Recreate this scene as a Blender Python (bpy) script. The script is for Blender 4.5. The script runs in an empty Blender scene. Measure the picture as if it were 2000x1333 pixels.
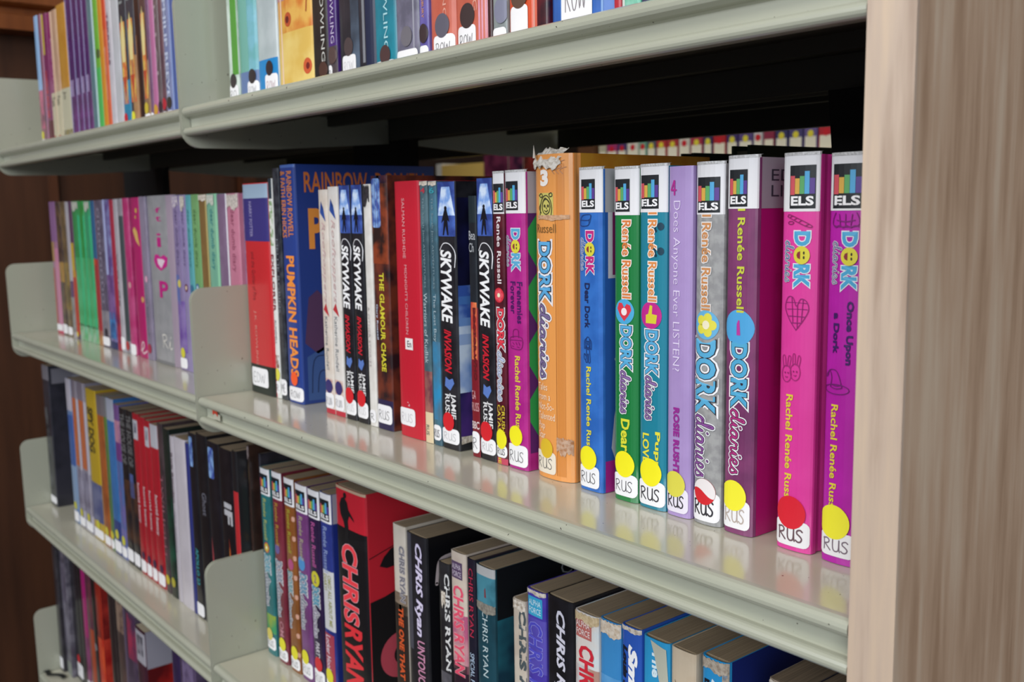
import bpy, bmesh, math, random
from mathutils import Matrix, Vector
random.seed(7)
C = bpy.context.scene.collection
scene = bpy.context.scene

# ------------------------------------------------------------------ camera, light, exposure
cam_data = bpy.data.cameras.new('camera'); cam = bpy.data.objects.new('camera', cam_data); C.objects.link(cam)
cam_data.sensor_width = 36.0; cam_data.lens = 1950 * 36 / 2000
cam_data.clip_start = 0.02; cam_data.clip_end = 30
RX, RY, RZ = ((0.634003, 0.091556, -0.767892), (0.773188, -0.094141, 0.627151), (-0.014870, -0.991340, -0.130476))      # world axes written in camera space (x right, y down, z forward)
m = Matrix(((RX[0], -RX[1], -RX[2], 0), (RY[0], -RY[1], -RY[2], -.42), (RZ[0], -RZ[1], -RZ[2], .175), (0, 0, 0, 1)))
cam.matrix_world = m
cam_data.dof.use_dof = True; cam_data.dof.focus_distance = 0.57; cam_data.dof.aperture_fstop = 13
scene.camera = cam
scene.view_settings.view_transform = 'Standard'; scene.view_settings.look = 'None'
scene.view_settings.gamma = 1; scene.view_settings.use_curve_mapping = False
scene.view_settings.exposure = 0.24
w = bpy.data.worlds.new('room_air'); scene.world = w; w.use_nodes = True
w.node_tree.nodes['Background'].inputs[0].default_value = (.80, .87, 1, 1)
w.node_tree.nodes['Background'].inputs[1].default_value = 0.28

def area(name, loc, aim, sx, sy, power, col):
    l = bpy.data.lights.new(name, 'AREA'); l.shape = 'RECTANGLE'; l.size = sx; l.size_y = sy
    l.energy = power; l.color = col
    o = bpy.data.objects.new(name, l); C.objects.link(o); o.location = loc
    o.rotation_euler = (Vector(aim) - Vector(loc)).to_track_quat('-Z', 'Y').to_euler()
    return o
area('window_light', (-.7, -3.0, 1.3), (-.7, 0, .1), 2.6, 1.3, 46, (.90, .95, 1))
area('side_fill_light', (2.0, -2.2, 1.0), (-.4, 0, 0), 1.6, 1.3, 42, (.92, .96, 1))  # added fill for the right-hand covers, no window stands there
area('ceiling_lamp_light', (-.4, -1.3, 1.62), (-.5, -.6, 0), 1.3, .5, 14, (1, .95, .86))
area('aisle_lamp_light', (-1.3, .72, 1.62), (-1.3, 1.3, .2), 1.3, .3, 8, (1, .95, .86))

# ------------------------------------------------------------------ materials
def lin(h):
    h = h.lstrip('#'); v = [int(h[i:i+2], 16) / 255 for i in (0, 2, 4)]
    return tuple((x / 12.92 if x <= .04045 else ((x + .055) / 1.055) ** 2.4) for x in v) + (1,)
MATS = {}
def M(col, rough=.34, coat=.0, kind='', col2=None, scale=60.0):
    key = (col, rough, coat, kind, col2, scale)
    if key in MATS: return MATS[key]
    mt = bpy.data.materials.new(kind or 'print'); mt.use_nodes = True; nt = mt.node_tree
    b = nt.nodes['Principled BSDF']
    b.inputs['Base Color'].default_value = lin(col); b.inputs['Roughness'].default_value = rough
    b.inputs['Coat Weight'].default_value = coat; b.inputs['Coat Roughness'].default_value = .12
    def noise(sc, det=4, stretch=None):
        tc = nt.nodes.new('ShaderNodeTexCoord'); mp = nt.nodes.new('ShaderNodeMapping'); n = nt.nodes.new('ShaderNodeTexNoise')
        nt.links.new(tc.outputs['Object'], mp.inputs[0]); nt.links.new(mp.outputs[0], n.inputs['Vector'])
        n.inputs['Scale'].default_value = sc; n.inputs['Detail'].default_value = det
        if stretch: mp.inputs['Scale'].default_value = stretch
        return n
    def ramp(n, stops):
        r = nt.nodes.new('ShaderNodeValToRGB'); nt.links.new(n.outputs[0], r.inputs[0])
        e = r.color_ramp.elements
        e[0].position, e[0].color = stops[0][0], lin(stops[0][1]); e[1].position, e[1].color = stops[-1][0], lin(stops[-1][1])
        for p, c in stops[1:-1]:
            x = e.new(p); x.color = lin(c)
        return r
    def bump(n, strength, dist):
        bp = nt.nodes.new('ShaderNodeBump'); bp.inputs['Strength'].default_value = strength; bp.inputs['Distance'].default_value = dist
        nt.links.new(n.outputs[0], bp.inputs['Height']); nt.links.new(bp.outputs[0], b.inputs['Normal'])
    if kind == 'mottled':
        r = ramp(noise(scale, 3), [(.42, col), (.6, col2)]); nt.links.new(r.outputs[0], b.inputs['Base Color'])
    elif kind == 'paper':
        n = noise(900, 2, (1, .02, .02)); r = ramp(n, [(.35, col), (.65, col2 or col)]); nt.links.new(r.outputs[0], b.inputs['Base Color'])
        bump(n, .5, .0004)
    elif kind == 'pages':
        n = noise(1600, 1, (1, .01, .01)); r = ramp(n, [(.35, col2), (.62, col)]); nt.links.new(r.outputs[0], b.inputs['Base Color'])
    elif kind == 'torn':
        n = noise(420, 4); r = ramp(n, [(.3, col2), (.6, col)]); nt.links.new(r.outputs[0], b.inputs['Base Color']); bump(n, .9, .0008)
    elif kind == 'sleeve':
        n = noise(220, 2, (1, 1, .15)); bump(n, .35, .0005)
        n2 = noise(900, 2); r = ramp(n2, [(.3, col), (.8, col2 or col)]); nt.links.new(r.outputs[0], b.inputs['Base Color'])
    elif kind == 'enamel':
        n = noise(500, 3); bump(n, .04, .0003)
        n2 = noise(6, 3); r = ramp(n2, [(.3, col), (.75, col2)])
        n3 = noise(420, 0); gt = nt.nodes.new('ShaderNodeMath'); gt.operation = 'GREATER_THAN'; gt.inputs[1].default_value = .865   # chips in the paint
        nt.links.new(n3.outputs[0], gt.inputs[0]); mx = nt.nodes.new('ShaderNodeMix'); mx.data_type = 'RGBA'
        nt.links.new(gt.outputs[0], mx.inputs[0]); nt.links.new(r.outputs[0], mx.inputs[6]); mx.inputs[7].default_value = lin('4a4640')
        nt.links.new(mx.outputs[2], b.inputs['Base Color'])
    elif kind == 'oak':
        n = noise(7, 5, (11, 11, 1.1)); n2 = noise(60, 3, (4, 4, .2))
        mx = nt.nodes.new('ShaderNodeMath'); mx.operation = 'MULTIPLY_ADD'; mx.inputs[1].default_value = .3
        nt.links.new(n2.outputs[0], mx.inputs[0]); ml = nt.nodes.new('ShaderNodeMath'); ml.operation = 'MULTIPLY'; ml.inputs[1].default_value = .75
        nt.links.new(n.outputs[0], ml.inputs[0]); nt.links.new(ml.outputs[0], mx.inputs[2])
        r = ramp(mx, [(.4, col2), (.52, col), (.66, 'cdb69e')]); nt.links.new(r.outputs[0], b.inputs['Base Color']); bump(mx, .15, .0006)
    elif kind == 'brownwood':
        n = noise(5, 6, (6, 6, .5)); r = ramp(n, [(.3, col2), (.7, col)]); nt.links.new(r.outputs[0], b.inputs['Base Color'])
    MATS[key] = mt
    return mt

# ------------------------------------------------------------------ mesh helpers
def link(name, me, parent=None, loc=None):
    o = bpy.data.objects.new(name, me); C.objects.link(o)
    if parent: o.parent = parent
    if loc: o.location = loc
    return o
def mesh(name, verts, faces, mats, idx=None, smooth=False):
    me = bpy.data.meshes.new(name); me.from_pydata(verts, [], faces)
    for q in (mats if isinstance(mats, (list, tuple)) else [mats]): me.materials.append(q)
    if idx: me.polygons.foreach_set('material_index', idx)
    if smooth: me.polygons.foreach_set('use_smooth', [True] * len(me.polygons))
    me.update(); return me
def tag(o, label=None, cat=None, group=None, kind=None):
    if label: o['label'] = label
    if cat: o['category'] = cat
    if group: o['group'] = group
    if kind: o['kind'] = kind
    return o
def empty(name, loc): 
    o = bpy.data.objects.new(name, None); C.objects.link(o); o.location = loc; o.empty_display_size = .02
    return o
def box(x0, x1, y0, y1, z0, z1):
    v = [(x0,y0,z0),(x1,y0,z0),(x1,y1,z0),(x0,y1,z0),(x0,y0,z1),(x1,y0,z1),(x1,y1,z1),(x0,y1,z1)]
    f = [(0,3,2,1),(4,5,6,7),(0,1,5,4),(1,2,6,5),(2,3,7,6),(3,0,4,7)]
    return v, f
def join(*parts):
    V, F = [], []
    for v, f in parts:
        n = len(V); V += list(v); F += [tuple(i + n for i in q) for q in f]
    return V, F
def prism(poly, a0, a1, axis):
    """polygon extruded from a0 to a1 along axis ('x': poly is (y,z); 'z': poly is (x,y))"""
    n = len(poly)
    P = (lambda p, a: (a, p[0], p[1])) if axis == 'x' else (lambda p, a: (p[0], p[1], a))
    v = [P(p, a0) for p in poly] + [P(p, a1) for p in poly]
    f = [tuple(range(n))[::-1], tuple(range(n, 2*n))] + [(i, (i+1) % n, n + (i+1) % n, n + i) for i in range(n)]
    return v, f
def bevel(o, wd, seg=2):
    b = o.modifiers.new('bevel', 'BEVEL'); b.width = wd; b.segments = seg; b.limit_method = 'ANGLE'; return o

# ------------------------------------------------------------------ the spine profile and flat print laid on it
def prof(t, rc, n):
    t = min(1.0, abs(t)); return rc * (1 - (1 - t ** n) ** (1 / n))
class Surf:
    """where a print lies on a book: 'spine' follows the rounded back, 'side' is the cover facing right"""
    def __init__(s, kind, w, h, d, rc, n): s.kind, s.w, s.h, s.d, s.rc, s.n = kind, w, h, d, rc, n
    def U(s, u): return u * s.w if s.kind == 'spine' else s.rc + u * (s.d - s.rc)
    def V(s, f): return s.h * (1 - f)
    def pt(s, a, v, lay):
        off = .00006 + lay * .00007
        if s.kind == 'spine':
            a = min(max(a, .0001), s.w - .0001)
            t = 2 * a / s.w - 1
            return (a, prof(t, s.rc, s.n) - off, v)
        return (s.w + off, a, v)
class Print:
    def __init__(s): s.v, s.f, s.i, s.m = [], [], [], []
    def mi(s, mat):
        if mat not in s.m: s.m.append(mat)
        return s.m.index(mat)
    def add(s, verts, faces, mat):
        k = s.mi(mat); n = len(s.v); s.v += verts
        for f in faces: s.f.append(tuple(i + n for i in f)); s.i.append(k)
    def build(s, name, parent):
        if not s.f: return None
        return link(name, mesh(name, s.v, s.f, s.m, s.i), parent)
def strips(P, S, a0, a1, lo, hi, mat, lay, nu=None):
    nu = nu or max(2, min(14, int(abs(a1 - a0) / .0022) + 1)); v = []; f = []
    us = [a0 + (a1 - a0) * (.5 - .5 * math.cos(math.pi * i / nu)) for i in range(nu + 1)]
    for u in us: v.append(S.pt(u, lo(u), lay)); v.append(S.pt(u, hi(u), lay))
    for i in range(nu): f.append((2*i, 2*i+2, 2*i+3, 2*i+1))
    P.add(v, f, mat)
def rect(P, S, f0, f1, u0, u1, mat, lay=1, rad=0.0):
    a0, a1, z1, z0 = S.U(u0), S.U(u1), S.V(f0), S.V(f1); r = min(rad, (a1-a0)/2.01, (z1-z0)/2.01)
    def cut(u):
        if r <= 0: return 0
        e = min(u - a0, a1 - u)
        return 0 if e >= r else r - math.sqrt(max(0, r*r - (r-e)**2))
    strips(P, S, a0, a1, lambda u: z0 + cut(u), lambda u: z1 - cut(u), mat, lay, 12 if r > 0 else None)
def disc(P, S, f, u, r, mat, lay=3, ry=None):
    a, z = S.U(u), S.V(f); ry = ry or r
    g = lambda x: ry * math.sqrt(max(0, 1 - ((x - a) / r) ** 2))
    strips(P, S, a - r, a + r, lambda x: z - g(x), lambda x: z + g(x), mat, lay, 14)
def poly(P, S, pts, mat, lay=1):
    q = [(S.U(u), S.V(f)) for u, f in pts]
    if S.kind == 'side': P.add([S.pt(a, v, lay) for a, v in q], [tuple(range(len(q)))], mat); return
    bm = bmesh.new(); bm.faces.new([bm.verts.new((a, v, 0)) for a, v in q]); bmesh.ops.triangulate(bm, faces=bm.faces[:])
    for k in range(1, 14):               # cut along the height so that the print follows the rounded back
        x = S.w * (.5 - .5*math.cos(math.pi*k/14))
        bmesh.ops.bisect_plane(bm, geom=bm.verts[:] + bm.edges[:] + bm.faces[:], plane_co=(x, 0, 0), plane_no=(1, 0, 0))
    bm.verts.index_update(); P.add([S.pt(v.co.x, v.co.y, lay) for v in bm.verts], [tuple(v.index for v in f.verts) for f in bm.faces], mat); bm.free()
def ragged(P, S, f0, f1, u0, u1, mat, lay=4, amp=.35, seed=1):
    rn = random.Random(seed); n = 22; a0, a1, z1, z0 = S.U(u0), S.U(u1), S.V(f0), S.V(f1); h = z1 - z0
    lo = [rn.random() for _ in range(n+1)]; lo = [z0 + amp*h*(lo[max(0,i-1)]*.3+lo[i]*.35+lo[min(n,i+1)]*.35 + .35*math.sin(i*.35+seed)) for i in range(n+1)]; hi = [z1 - rn.random() * amp * .3 * h for _ in range(n+1)]
    v = []; f = []
    for i in range(n+1):
        u = a0 + (a1-a0) * i / n; v.append(S.pt(u, lo[i], lay)); v.append(S.pt(u, hi[i], lay))
    for i in range(n): f.append((2*i, 2*i+2, 2*i+3, 2*i+1))
    P.add(v, f, mat)
TXT = {}
def text_geo(s, off, shear, bold=0):
    key = (s, round(off, 4), shear)
    if key in TXT: return TXT[key]
    c = bpy.data.curves.new('lettering', 'FONT'); c.body = s; c.offset = off; c.shear = shear
    c.resolution_u = 3 if len(s) < 8 else 2; c.size = 1; c.space_line = .95
    o = bpy.data.objects.new('lettering', c); C.objects.link(o)
    dg = bpy.context.evaluated_depsgraph_get(); me = o.evaluated_get(dg).to_mesh()
    V = [(q.co.x, q.co.y) for q in me.vertices]; F = [tuple(p.vertices) for p in me.polygons]
    o.evaluated_get(dg).to_mesh_clear(); bpy.data.objects.remove(o); bpy.data.curves.remove(c)
    xs = [q[0] for q in V]; ys = [q[1] for q in V]
    TXT[key] = (V, F, (min(xs), max(xs), min(ys), max(ys)) if V else (0, 1, 0, 1)); return TXT[key]
def mapper(S, f0, f1, u0, u1, bb, horiz, lay):
    a0, a1, z1, z0 = S.U(u0), S.U(u1), S.V(f0), S.V(f1); x0, x1, y0, y1 = bb
    if horiz: return lambda x, y: S.pt(a0 + (x-x0)/(x1-x0)*(a1-a0), z0 + (y-y0)/(y1-y0)*(z1-z0), lay)
    return lambda x, y: S.pt(a0 + (y-y0)/(y1-y0)*(a1-a0), z1 - (x-x0)/(x1-x0)*(z1-z0), lay)
def lettering(P, S, s, f0, f1, u0, u1, layers, shear=0, horiz=False, lay=4):
    """layers: [(weight, colour)] from the outermost outline to the fill"""
    bb = text_geo(s, layers[-1][0], shear)[2]
    for k, (off, col) in enumerate(layers):
        V, F, _ = text_geo(s, off, shear); g = mapper(S, f0, f1, u0, u1, bb, horiz, lay + k)
        P.add([g(*p) for p in V], F, M(col, .4))
# handwriting and joined script, each glyph = (advance, strokes)
G = {
 'R': (.75, [[(.08,0),(.08,.5),(.06,1)],[(.02,.93),(.3,1.02),(.5,.85),(.42,.62),(.1,.5)],[(.15,.5),(.35,.28),(.6,0)]]),
 'U': (.72, [[(.05,1),(.05,.35),(.15,.05),(.35,0),(.52,.2),(.56,1)],[(.56,1),(.57,.3),(.62,0)]]),
 'S': (.6, [[(.5,.88),(.35,1.0),(.12,.9),(.1,.68),(.3,.52),(.46,.3),(.38,.06),(.18,0),(.0,.12)]]),
 'O': (.72, [[(.3,1),(.08,.8),(.04,.35),(.2,.02),(.42,.05),(.58,.45),(.5,.88),(.3,1)]]),
 'W': (.95, [[(.0,1),(.14,.02),(.36,.72),(.42,.75),(.58,0),(.8,1)]]),
 'E': (.6, [[(.45,1),(.08,1),(.06,0),(.48,0)],[(.07,.5),(.38,.52)]]),
 'D': (.72, [[(.08,0),(.08,1),(.35,.95),(.58,.55),(.4,.08),(.08,0)]]),
 'M': (.85, [[(.04,0),(.08,1),(.36,.3),(.62,1),(.68,0)]]),
 'N': (.7, [[(.05,0),(.06,1),(.5,0),(.52,1)]]),
 'd': (.74, [[(.0,.15),(.14,.42),(.42,.56),(.2,.6),(.04,.3),(.12,.02),(.3,.04),(.48,.4),(.66,1.12),(.6,1.2),(.52,1.0),(.5,.4),(.54,.04),(.74,.12)]]),
 'i': (.36, [[(0,.12),(.16,.58),(.13,.12),(.22,0),(.36,.12)],[(.24,.86),(.28,.9)]]),
 'a': (.7, [[(0,.12),(.2,.5),(.46,.54),(.24,.6),(.08,.3),(.16,.0),(.34,.08),(.5,.56),(.48,.1),(.56,0),(.7,.12)]]),
 'r': (.56, [[(0,.12),(.14,.6),(.2,.5),(.4,.54),(.36,.2),(.42,.0),(.56,.12)]]),
 'e': (.52, [[(0,.12),(.28,.3),(.34,.52),(.2,.6),(.08,.3),(.2,.0),(.4,.04),(.52,.14)]]),
 's': (.5, [[(0,.12),(.26,.62),(.3,.4),(.36,.12),(.2,-.02),(.04,.08)]]),
 ' ': (.4, []),
}
def crom(p, n=4):
    if len(p) < 3: return p
    q = [p[0]] + p + [p[-1]]; r = []
    for i in range(1, len(q) - 2):
        a, b, c, d = q[i-1], q[i], q[i+1], q[i+2]
        for k in range(n):
            t = k / n
            r.append(tuple(.5 * ((2*b[j]) + (-a[j]+c[j])*t + (2*a[j]-5*b[j]+4*c[j]-d[j])*t*t + (-a[j]+3*b[j]-3*c[j]+d[j])*t**3) for j in (0, 1)))
    return r + [p[-1]]
def ribbon(P, pts, hw, put, mat):
    """flat stroke of constant real width along pts, put maps metres-plane to the book"""
    n = len(pts); v = []; f = []
    for i, (x, y) in enumerate(pts):
        a = pts[max(0, i-1)]; b = pts[min(n-1, i+1)]; dx, dy = b[0]-a[0], b[1]-a[1]; l = math.hypot(dx, dy) or 1
        nx, ny = -dy/l*hw, dx/l*hw; v += [put(x+nx, y+ny), put(x-nx, y-ny)]
    for i in range(n-1): f.append((2*i, 2*i+1, 2*i+3, 2*i+2))
    for (x, y) in (pts[0], pts[-1]):
        k = len(v); v += [put(x + hw*math.cos(q*math.pi/3), y + hw*math.sin(q*math.pi/3)) for q in range(6)]; f.append(tuple(range(k, k+6)))
    P.add(v, f, mat)
def strokes(P, S, lines, f0, f1, u0, u1, hw, mat, lay=5, bb=(0,1,0,1), horiz=True, smooth=True):
    a0, a1, z1, z0 = S.U(u0), S.U(u1), S.V(f0), S.V(f1); x0, x1, y0, y1 = bb
    for ln in lines:
        if horiz: q = [(a0 + (x-x0)/(x1-x0)*(a1-a0), z0 + (y-y0)/(y1-y0)*(z1-z0)) for x, y in ln]
        else: q = [(a0 + (y-y0)/(y1-y0)*(a1-a0), z1 - (x-x0)/(x1-x0)*(z1-z0)) for x, y in ln]
        ribbon(P, crom(q) if smooth else q, hw, lambda a, v: S.pt(a, v, lay), mat)
def script(P, S, word, f0, f1, u0, u1, layers, horiz=False, lay=4):
    x = 0; L = []
    for ch in word:
        adv, st = G[ch]; L += [[(x + a, b) for a, b in s] for s in st]; x += adv
    ys = [b for l in L for a, b in l]
    for k, (hw, col) in enumerate(layers):
        strokes(P, S, L, f0, f1, u0, u1, hw, M(col, .45), lay + k, (0, x, min(ys), max(ys)), horiz)

# ------------------------------------------------------------------ small line drawings (unit square, y up)
def circ(cx, cy, r, ry=None, n=10): return [(cx + r*math.cos(k*2*math.pi/n), cy + (ry or r)*math.sin(k*2*math.pi/n)) for k in range(n+1)]
DRAW = {
 'heart': [[(.5,0),(.2,.3),(.0,.65),(.12,.95),(.35,.95),(.5,.7),(.68,.92),(.92,.85),(1,.6),(.8,.3),(.5,0)],[(.1,.6),(.95,.62)],[(.18,.4),(.85,.4)],[(.3,.2),(.72,.22)],[(.3,.95),(.36,.2)],[(.55,.75),(.55,.08)],[(.78,.9),(.72,.25)],[(.06,.8),(.96,.8)]],
 'slippers': [circ(.28,.3,.25,.28),circ(.72,.38,.25,.28),[(.12,.5),(.05,.85),(.18,.9),(.25,.55)],[(.32,.55),(.38,.9),(.5,.85),(.42,.5)],[(.6,.6),(.6,.95),(.7,.98),(.72,.64)],[(.8,.62),(.88,.95),(.98,.85),(.9,.55)],circ(.2,.33,.02),circ(.36,.33,.02),circ(.64,.4,.02),circ(.8,.4,.02),[(.22,.2),(.28,.17),(.34,.2)],[(.66,.28),(.72,.25),(.78,.28)]],
 'hat': [circ(.5,.22,.5,.2,14),[(.25,.3),(.3,.7),(.2,.95),(.02,.7),(.12,.75),(.2,.98),(.45,1),(.6,.75),(.72,.3)],[(.27,.42),(.48,.36),(.7,.42)],[(.26,.3),(.48,.24),(.72,.3)]],
 'dog': [circ(.5,.72,.24,.2),[(.28,.85),(.12,.75),(.1,.5),(.22,.5),(.3,.7)],[(.72,.85),(.88,.75),(.9,.5),(.78,.5),(.7,.7)],circ(.42,.75,.02),circ(.58,.75,.02),circ(.5,.66,.04),[(.35,.55),(.3,.2),(.25,0),(.45,0),(.46,.3)],[(.65,.55),(.72,.25),(.75,0),(.55,0),(.54,.3)],[(.28,.2),(.08,.3),(.05,.12),(.2,.06)],[(.4,.5),(.5,.45),(.6,.5)]],
 'bag': [[(.05,0),(.0,.55),(1,.6),(.95,0),(.05,0)],[(.25,.55),(.3,.95),(.7,.98),(.75,.58)],[(.0,.42),(1,.45)],[(.2,.3),(.35,.2)],[(.5,.32),(.6,.2)],[(.75,.35),(.85,.2)],[(.15,.12),(.3,.1)],[(.6,.1),(.8,.08)]],
 'pencil': [[(0,.85),(.12,1),(.9,.25),(1,0),(.75,.1),(0,.85)],[(.2,.92),(.08,.75)],[(.4,.75),(.28,.58)],[(.6,.56),(.48,.38)],[(.9,.25),(.75,.1)],circ(.15,.35,.12)],
 'crown': [[(.1,1),(.0,.5),(.1,.1),(.9,.1),(1,.5),(.9,1)],[(.25,.9),(.3,.15)],[(.5,.9),(.5,.1)],[(.75,.9),(.7,.15)],[(.0,.2),(.12,.0),(.25,.15),(.4,0),(.55,.14),(.7,0),(.85,.14),(1,.05)],[(.15,.5),(.5,.4),(.85,.5)]],
 'box': [[(.05,.5),(.3,.9),(.95,.95),(.8,.5),(.05,.5)],[(.05,.5),(.1,0),(.75,.05),(.8,.5)],[(.95,.95),(.92,.45),(.75,.05)]],
 'curls': [[(.2,0),(.0,.3),(.4,.5),(.1,.8),(.5,1)],[(.5,0),(.3,.3),(.7,.5),(.5,.8),(.9,1)],[(.8,0),(.6,.3),(1,.5)]],
 'portrait': [circ(.55,.45,.27,.3),[(.1,0),(.15,.5),(.3,.8),(.55,.9),(.8,.75),(.92,.4),(.85,0)],[(.3,.6),(.5,.8),(.78,.6)],circ(.45,.48,.04),circ(.68,.48,.04),[(.45,.3),(.56,.25),(.66,.31)],[(.05,.9),(.2,.98),(.3,.9),(.2,.82),(.05,.9)],[(.75,.95),(.9,1),(.95,.88),(.8,.85),(.75,.95)],[(.2,.2),(.05,.4),(.2,.6)],[(.55,.42),(.6,.36)]],
 'loop': [[(.9,1),(.3,.85),(.1,.6),(.5,.5),(.8,.35),(.4,.2),(.1,0)]],
 'arc': [[(.95,.35),(.98,.75),(.7,.97),(.3,.99),(.05,.8)]],
 'brk': [[(1,1),(.35,.95),(.12,.8),(.04,.4),(0,0)]],
 'four': [[(.62,1),(.62,1),(.3,.68),(0,.36),(0,.34),(0,.34),(.5,.34),(1,.34)],[(.68,1),(.68,.5),(.68,0)]],
 'sofa': [[(0,.1),(.1,.9),(.5,1),(.9,.8),(1,0)],[(.2,.1),(.3,.6),(.7,.6)]],
 'skyline': [[(.0,.8),(.15,1),(.3,.8)],[(.5,.5),(.5,0)],[(.2,.1),(.5,0),(.8,.1)],[(.5,.3),(.7,.4)]],
}

# ------------------------------------------------------------------ one book
INK = '2c2a33'
def emblem(P, S, f0, f1, u0, u1, lay=3):
    """dark square with five coloured books standing in it and the letters ELS"""
    rect(P, S, f0, f1, u0, u1, M('1c2126', .4), lay)
    H = f1 - f0; W = u1 - u0
    for k, (c, t) in enumerate(zip(('cf5560', 'd8ab4e', '5da868', '54a9da', '5a3c8f'), (.24, .3, .25, .14, .3))):
        rect(P, S, f0 + H*t, f0 + H*(.66 if k else .68), u0 + W*(.03 + k*.19), u0 + W*(.21 + k*.19), M(c, .4), lay+1)
    lettering(P, S, 'ELS', f0 + H*.71, f0 + H*.93, u0 + W*.06, u0 + W*.94, [(.035, 'f2f1f3')], horiz=True, lay=lay+1)
def run_op(op, root, SP, SD, dim):
    k = op[0]; w, h, d = dim; P = Print(); kw = op[-1] if isinstance(op[-1], dict) else {}
    S = SD if kw.get('s') == 'side' else SP; lay = kw.get('lay')
    a = op[1:-1] if kw else op[1:]
    nm = kw.get('n')
    if S is SD and nm == 'library_sticker': lay = max(3, lay or 3)
    if nm == 'sticker_text': lay = 5
    if k == 'R':
        f0, f1, u0, u1, col = a[:5]; rect(P, S, f0, f1, u0, u1, M(col, kw.get('rough', .34)), lay or 1, kw.get('rad', 0)); nm = nm or 'colour_band'
    elif k == 'MOT':
        f0, f1, u0, u1, c1, c2, sc = a[:7]; rect(P, S, f0, f1, u0, u1, M(c1, .34, 0, 'mottled', c2, sc), lay or 1, kw.get('rad', 0)); nm = nm or 'picture'
    elif k in ('T', 'H'):
        s, f0, f1, u0, u1, col = a[:6]
        lettering(P, S, s, f0, f1, u0, u1, kw.get('o', []) + [(kw.get('b', .012), col)], kw.get('sh', 0), k == 'H', lay or 4); nm = nm or 'title'
    elif k in ('S', 'SH'):
        s, f0, f1, u0, u1, col, hw = a[:7]; script(P, S, s, f0, f1, u0, u1, kw.get('o', []) + [(hw, col)], k == 'SH', lay or 4); nm = nm or 'title'
    elif k == 'D':
        f, u, r, col = a[:4]; disc(P, S, f, u, min(r/1000, w*.47) if S is SP else r/1000, M(col, .42), lay or 8, r/1000); nm = nm or 'dot_sticker'
    elif k == 'C':
        f, u, r, col = a[:4]; disc(P, S, f, u, min(r/1000, w*.47) if S is SP else r/1000, M(col, .38), lay or 3, r/1000); nm = nm or 'round_motif'
    elif k == 'L':
        s, f0, f1 = a[:3]; u0, u1 = kw.get('u', (.02, .96)); rect(P, S, f0, f1, u0, u1, M(kw.get('col', 'ecebee'), .5), lay or 6, .003)
        o = P.build('call_label', root)
        if s:
            Q = Print(); H = f1 - f0; W = u1 - u0
            script(Q, S, s, f0 + H*kw.get('t', .3), f0 + H*kw.get('bt', .78), u0 + W*.12, u0 + W*.86, [(kw.get('hw', .00025), kw.get('ink', INK))], True, (lay or 6) + 1)
            Q.build('handwriting', o)
        return
    elif k == 'E':
        f1, g0, g1, u0, u1 = a[:5]; rect(P, S, 0.001, f1, 0.0, 1.0, M('e6e5e8', .35), 2); o = P.build('library_sticker', root)
        Q = Print(); emblem(Q, S, g0, g1, u0, u1); Q.build('emblem', o); return
    elif k == 'A':
        nme, f0, f1, u0, u1, col = a[:6]; strokes(P, S, DRAW[nme], f0, f1, u0, u1, kw.get('hw', .00022), M(col, .5), lay or 5); nm = nm or 'drawing'
    elif k == 'P':
        pts, col = a[:2]; poly(P, S, pts, M(col, .4), lay or 2); nm = nm or 'picture'
    elif k == 'W':
        f0, f1, u0, u1 = a[:4]; ragged(P, S, f0, f1, u0, u1, M(kw.get('c', 'd9d0c4'), .8, 0, 'torn', kw.get('c2', '9c8d7c')), lay or 7, kw.get('amp', .4), int(f0*997 + u1*31)); nm = nm or 'torn_patch'
    elif k == 'DD':      # outlined capitals DORK followed by the script word diaries
        fa, fb, fc, u0, u1, c1, c2 = a[:7]
        lettering(P, S, 'DORK', fa, fb, u0, u1, [(.135, 'eeeef2'), (.075, '23232e'), (.042, c1)], lay=3); P.build('title', root); P = Print()
        script(P, S, 'diaries', fb + .004, fc, u0 + .02, u1 - .06, [(.0013, 'eeeef2'), (.00075, '2a2233'), (.00038, c2)], lay=6); nm = 'script_title'
    elif k == 'DL':      # small logo: D, face, RK, with the script word beside it
        fa, fb, c1, c2, uo = a[:5]; H = fb - fa; W = kw.get('W', .46)
        lettering(P, S, 'D', fa, fa + H*.26, uo, uo + W, [(.1, 'e4e6ee'), (.05, c1)], lay=3)
        lettering(P, S, 'RK', fa + H*.58, fb, uo, uo + W, [(.1, 'e4e6ee'), (.05, c1)], lay=3)
        r = min(H * h * .16, w * .22); cu = uo + W*.5; cf = fa + H*.42
        disc(P, S, cf, cu, r, M('d9cf3f', .4), 6)
        e = r / w; g = r / h
        disc(P, S, cf - .25*g, cu + .3*e, r*.11, M('3a3020'), 7, r*.18); disc(P, S, cf + .25*g, cu + .3*e, r*.11, M('3a3020'), 7, r*.18)
        poly(P, S, [(cu - .15*e, cf - .45*g), (cu - .5*e, cf - .3*g), (cu - .62*e, cf), (cu - .5*e, cf + .3*g), (cu - .15*e, cf + .45*g)], M('8c2f3a'), 7)
        P.build('title', root); P = Print()
        script(P, S, 'diaries', fa + H*.17, fb - H*.08, uo - W*.62, uo - W*.02, [(.0005, 'cfcfcf'), (.00022, c2)], lay=5); nm = 'script_title'
    elif k == 'HD':      # what is left white where the upper half of a round sticker tore off
        f, u, r, col = a[:4]; r /= 1000; ca, cz = S.U(u), S.V(f)
        g = lambda x: r * math.sqrt(max(0, 1 - ((x - ca) / r) ** 2))
        strips(P, S, ca - r, ca + r, lambda x: max(cz - g(x), min(cz + g(x), cz - .1*r + .35*r*math.sin(2.1*(ca - x)/r + .2))), lambda x: cz + g(x), M(col, .6), 11, 14); nm = 'torn_dot'
    elif k == 'PAW':
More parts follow.
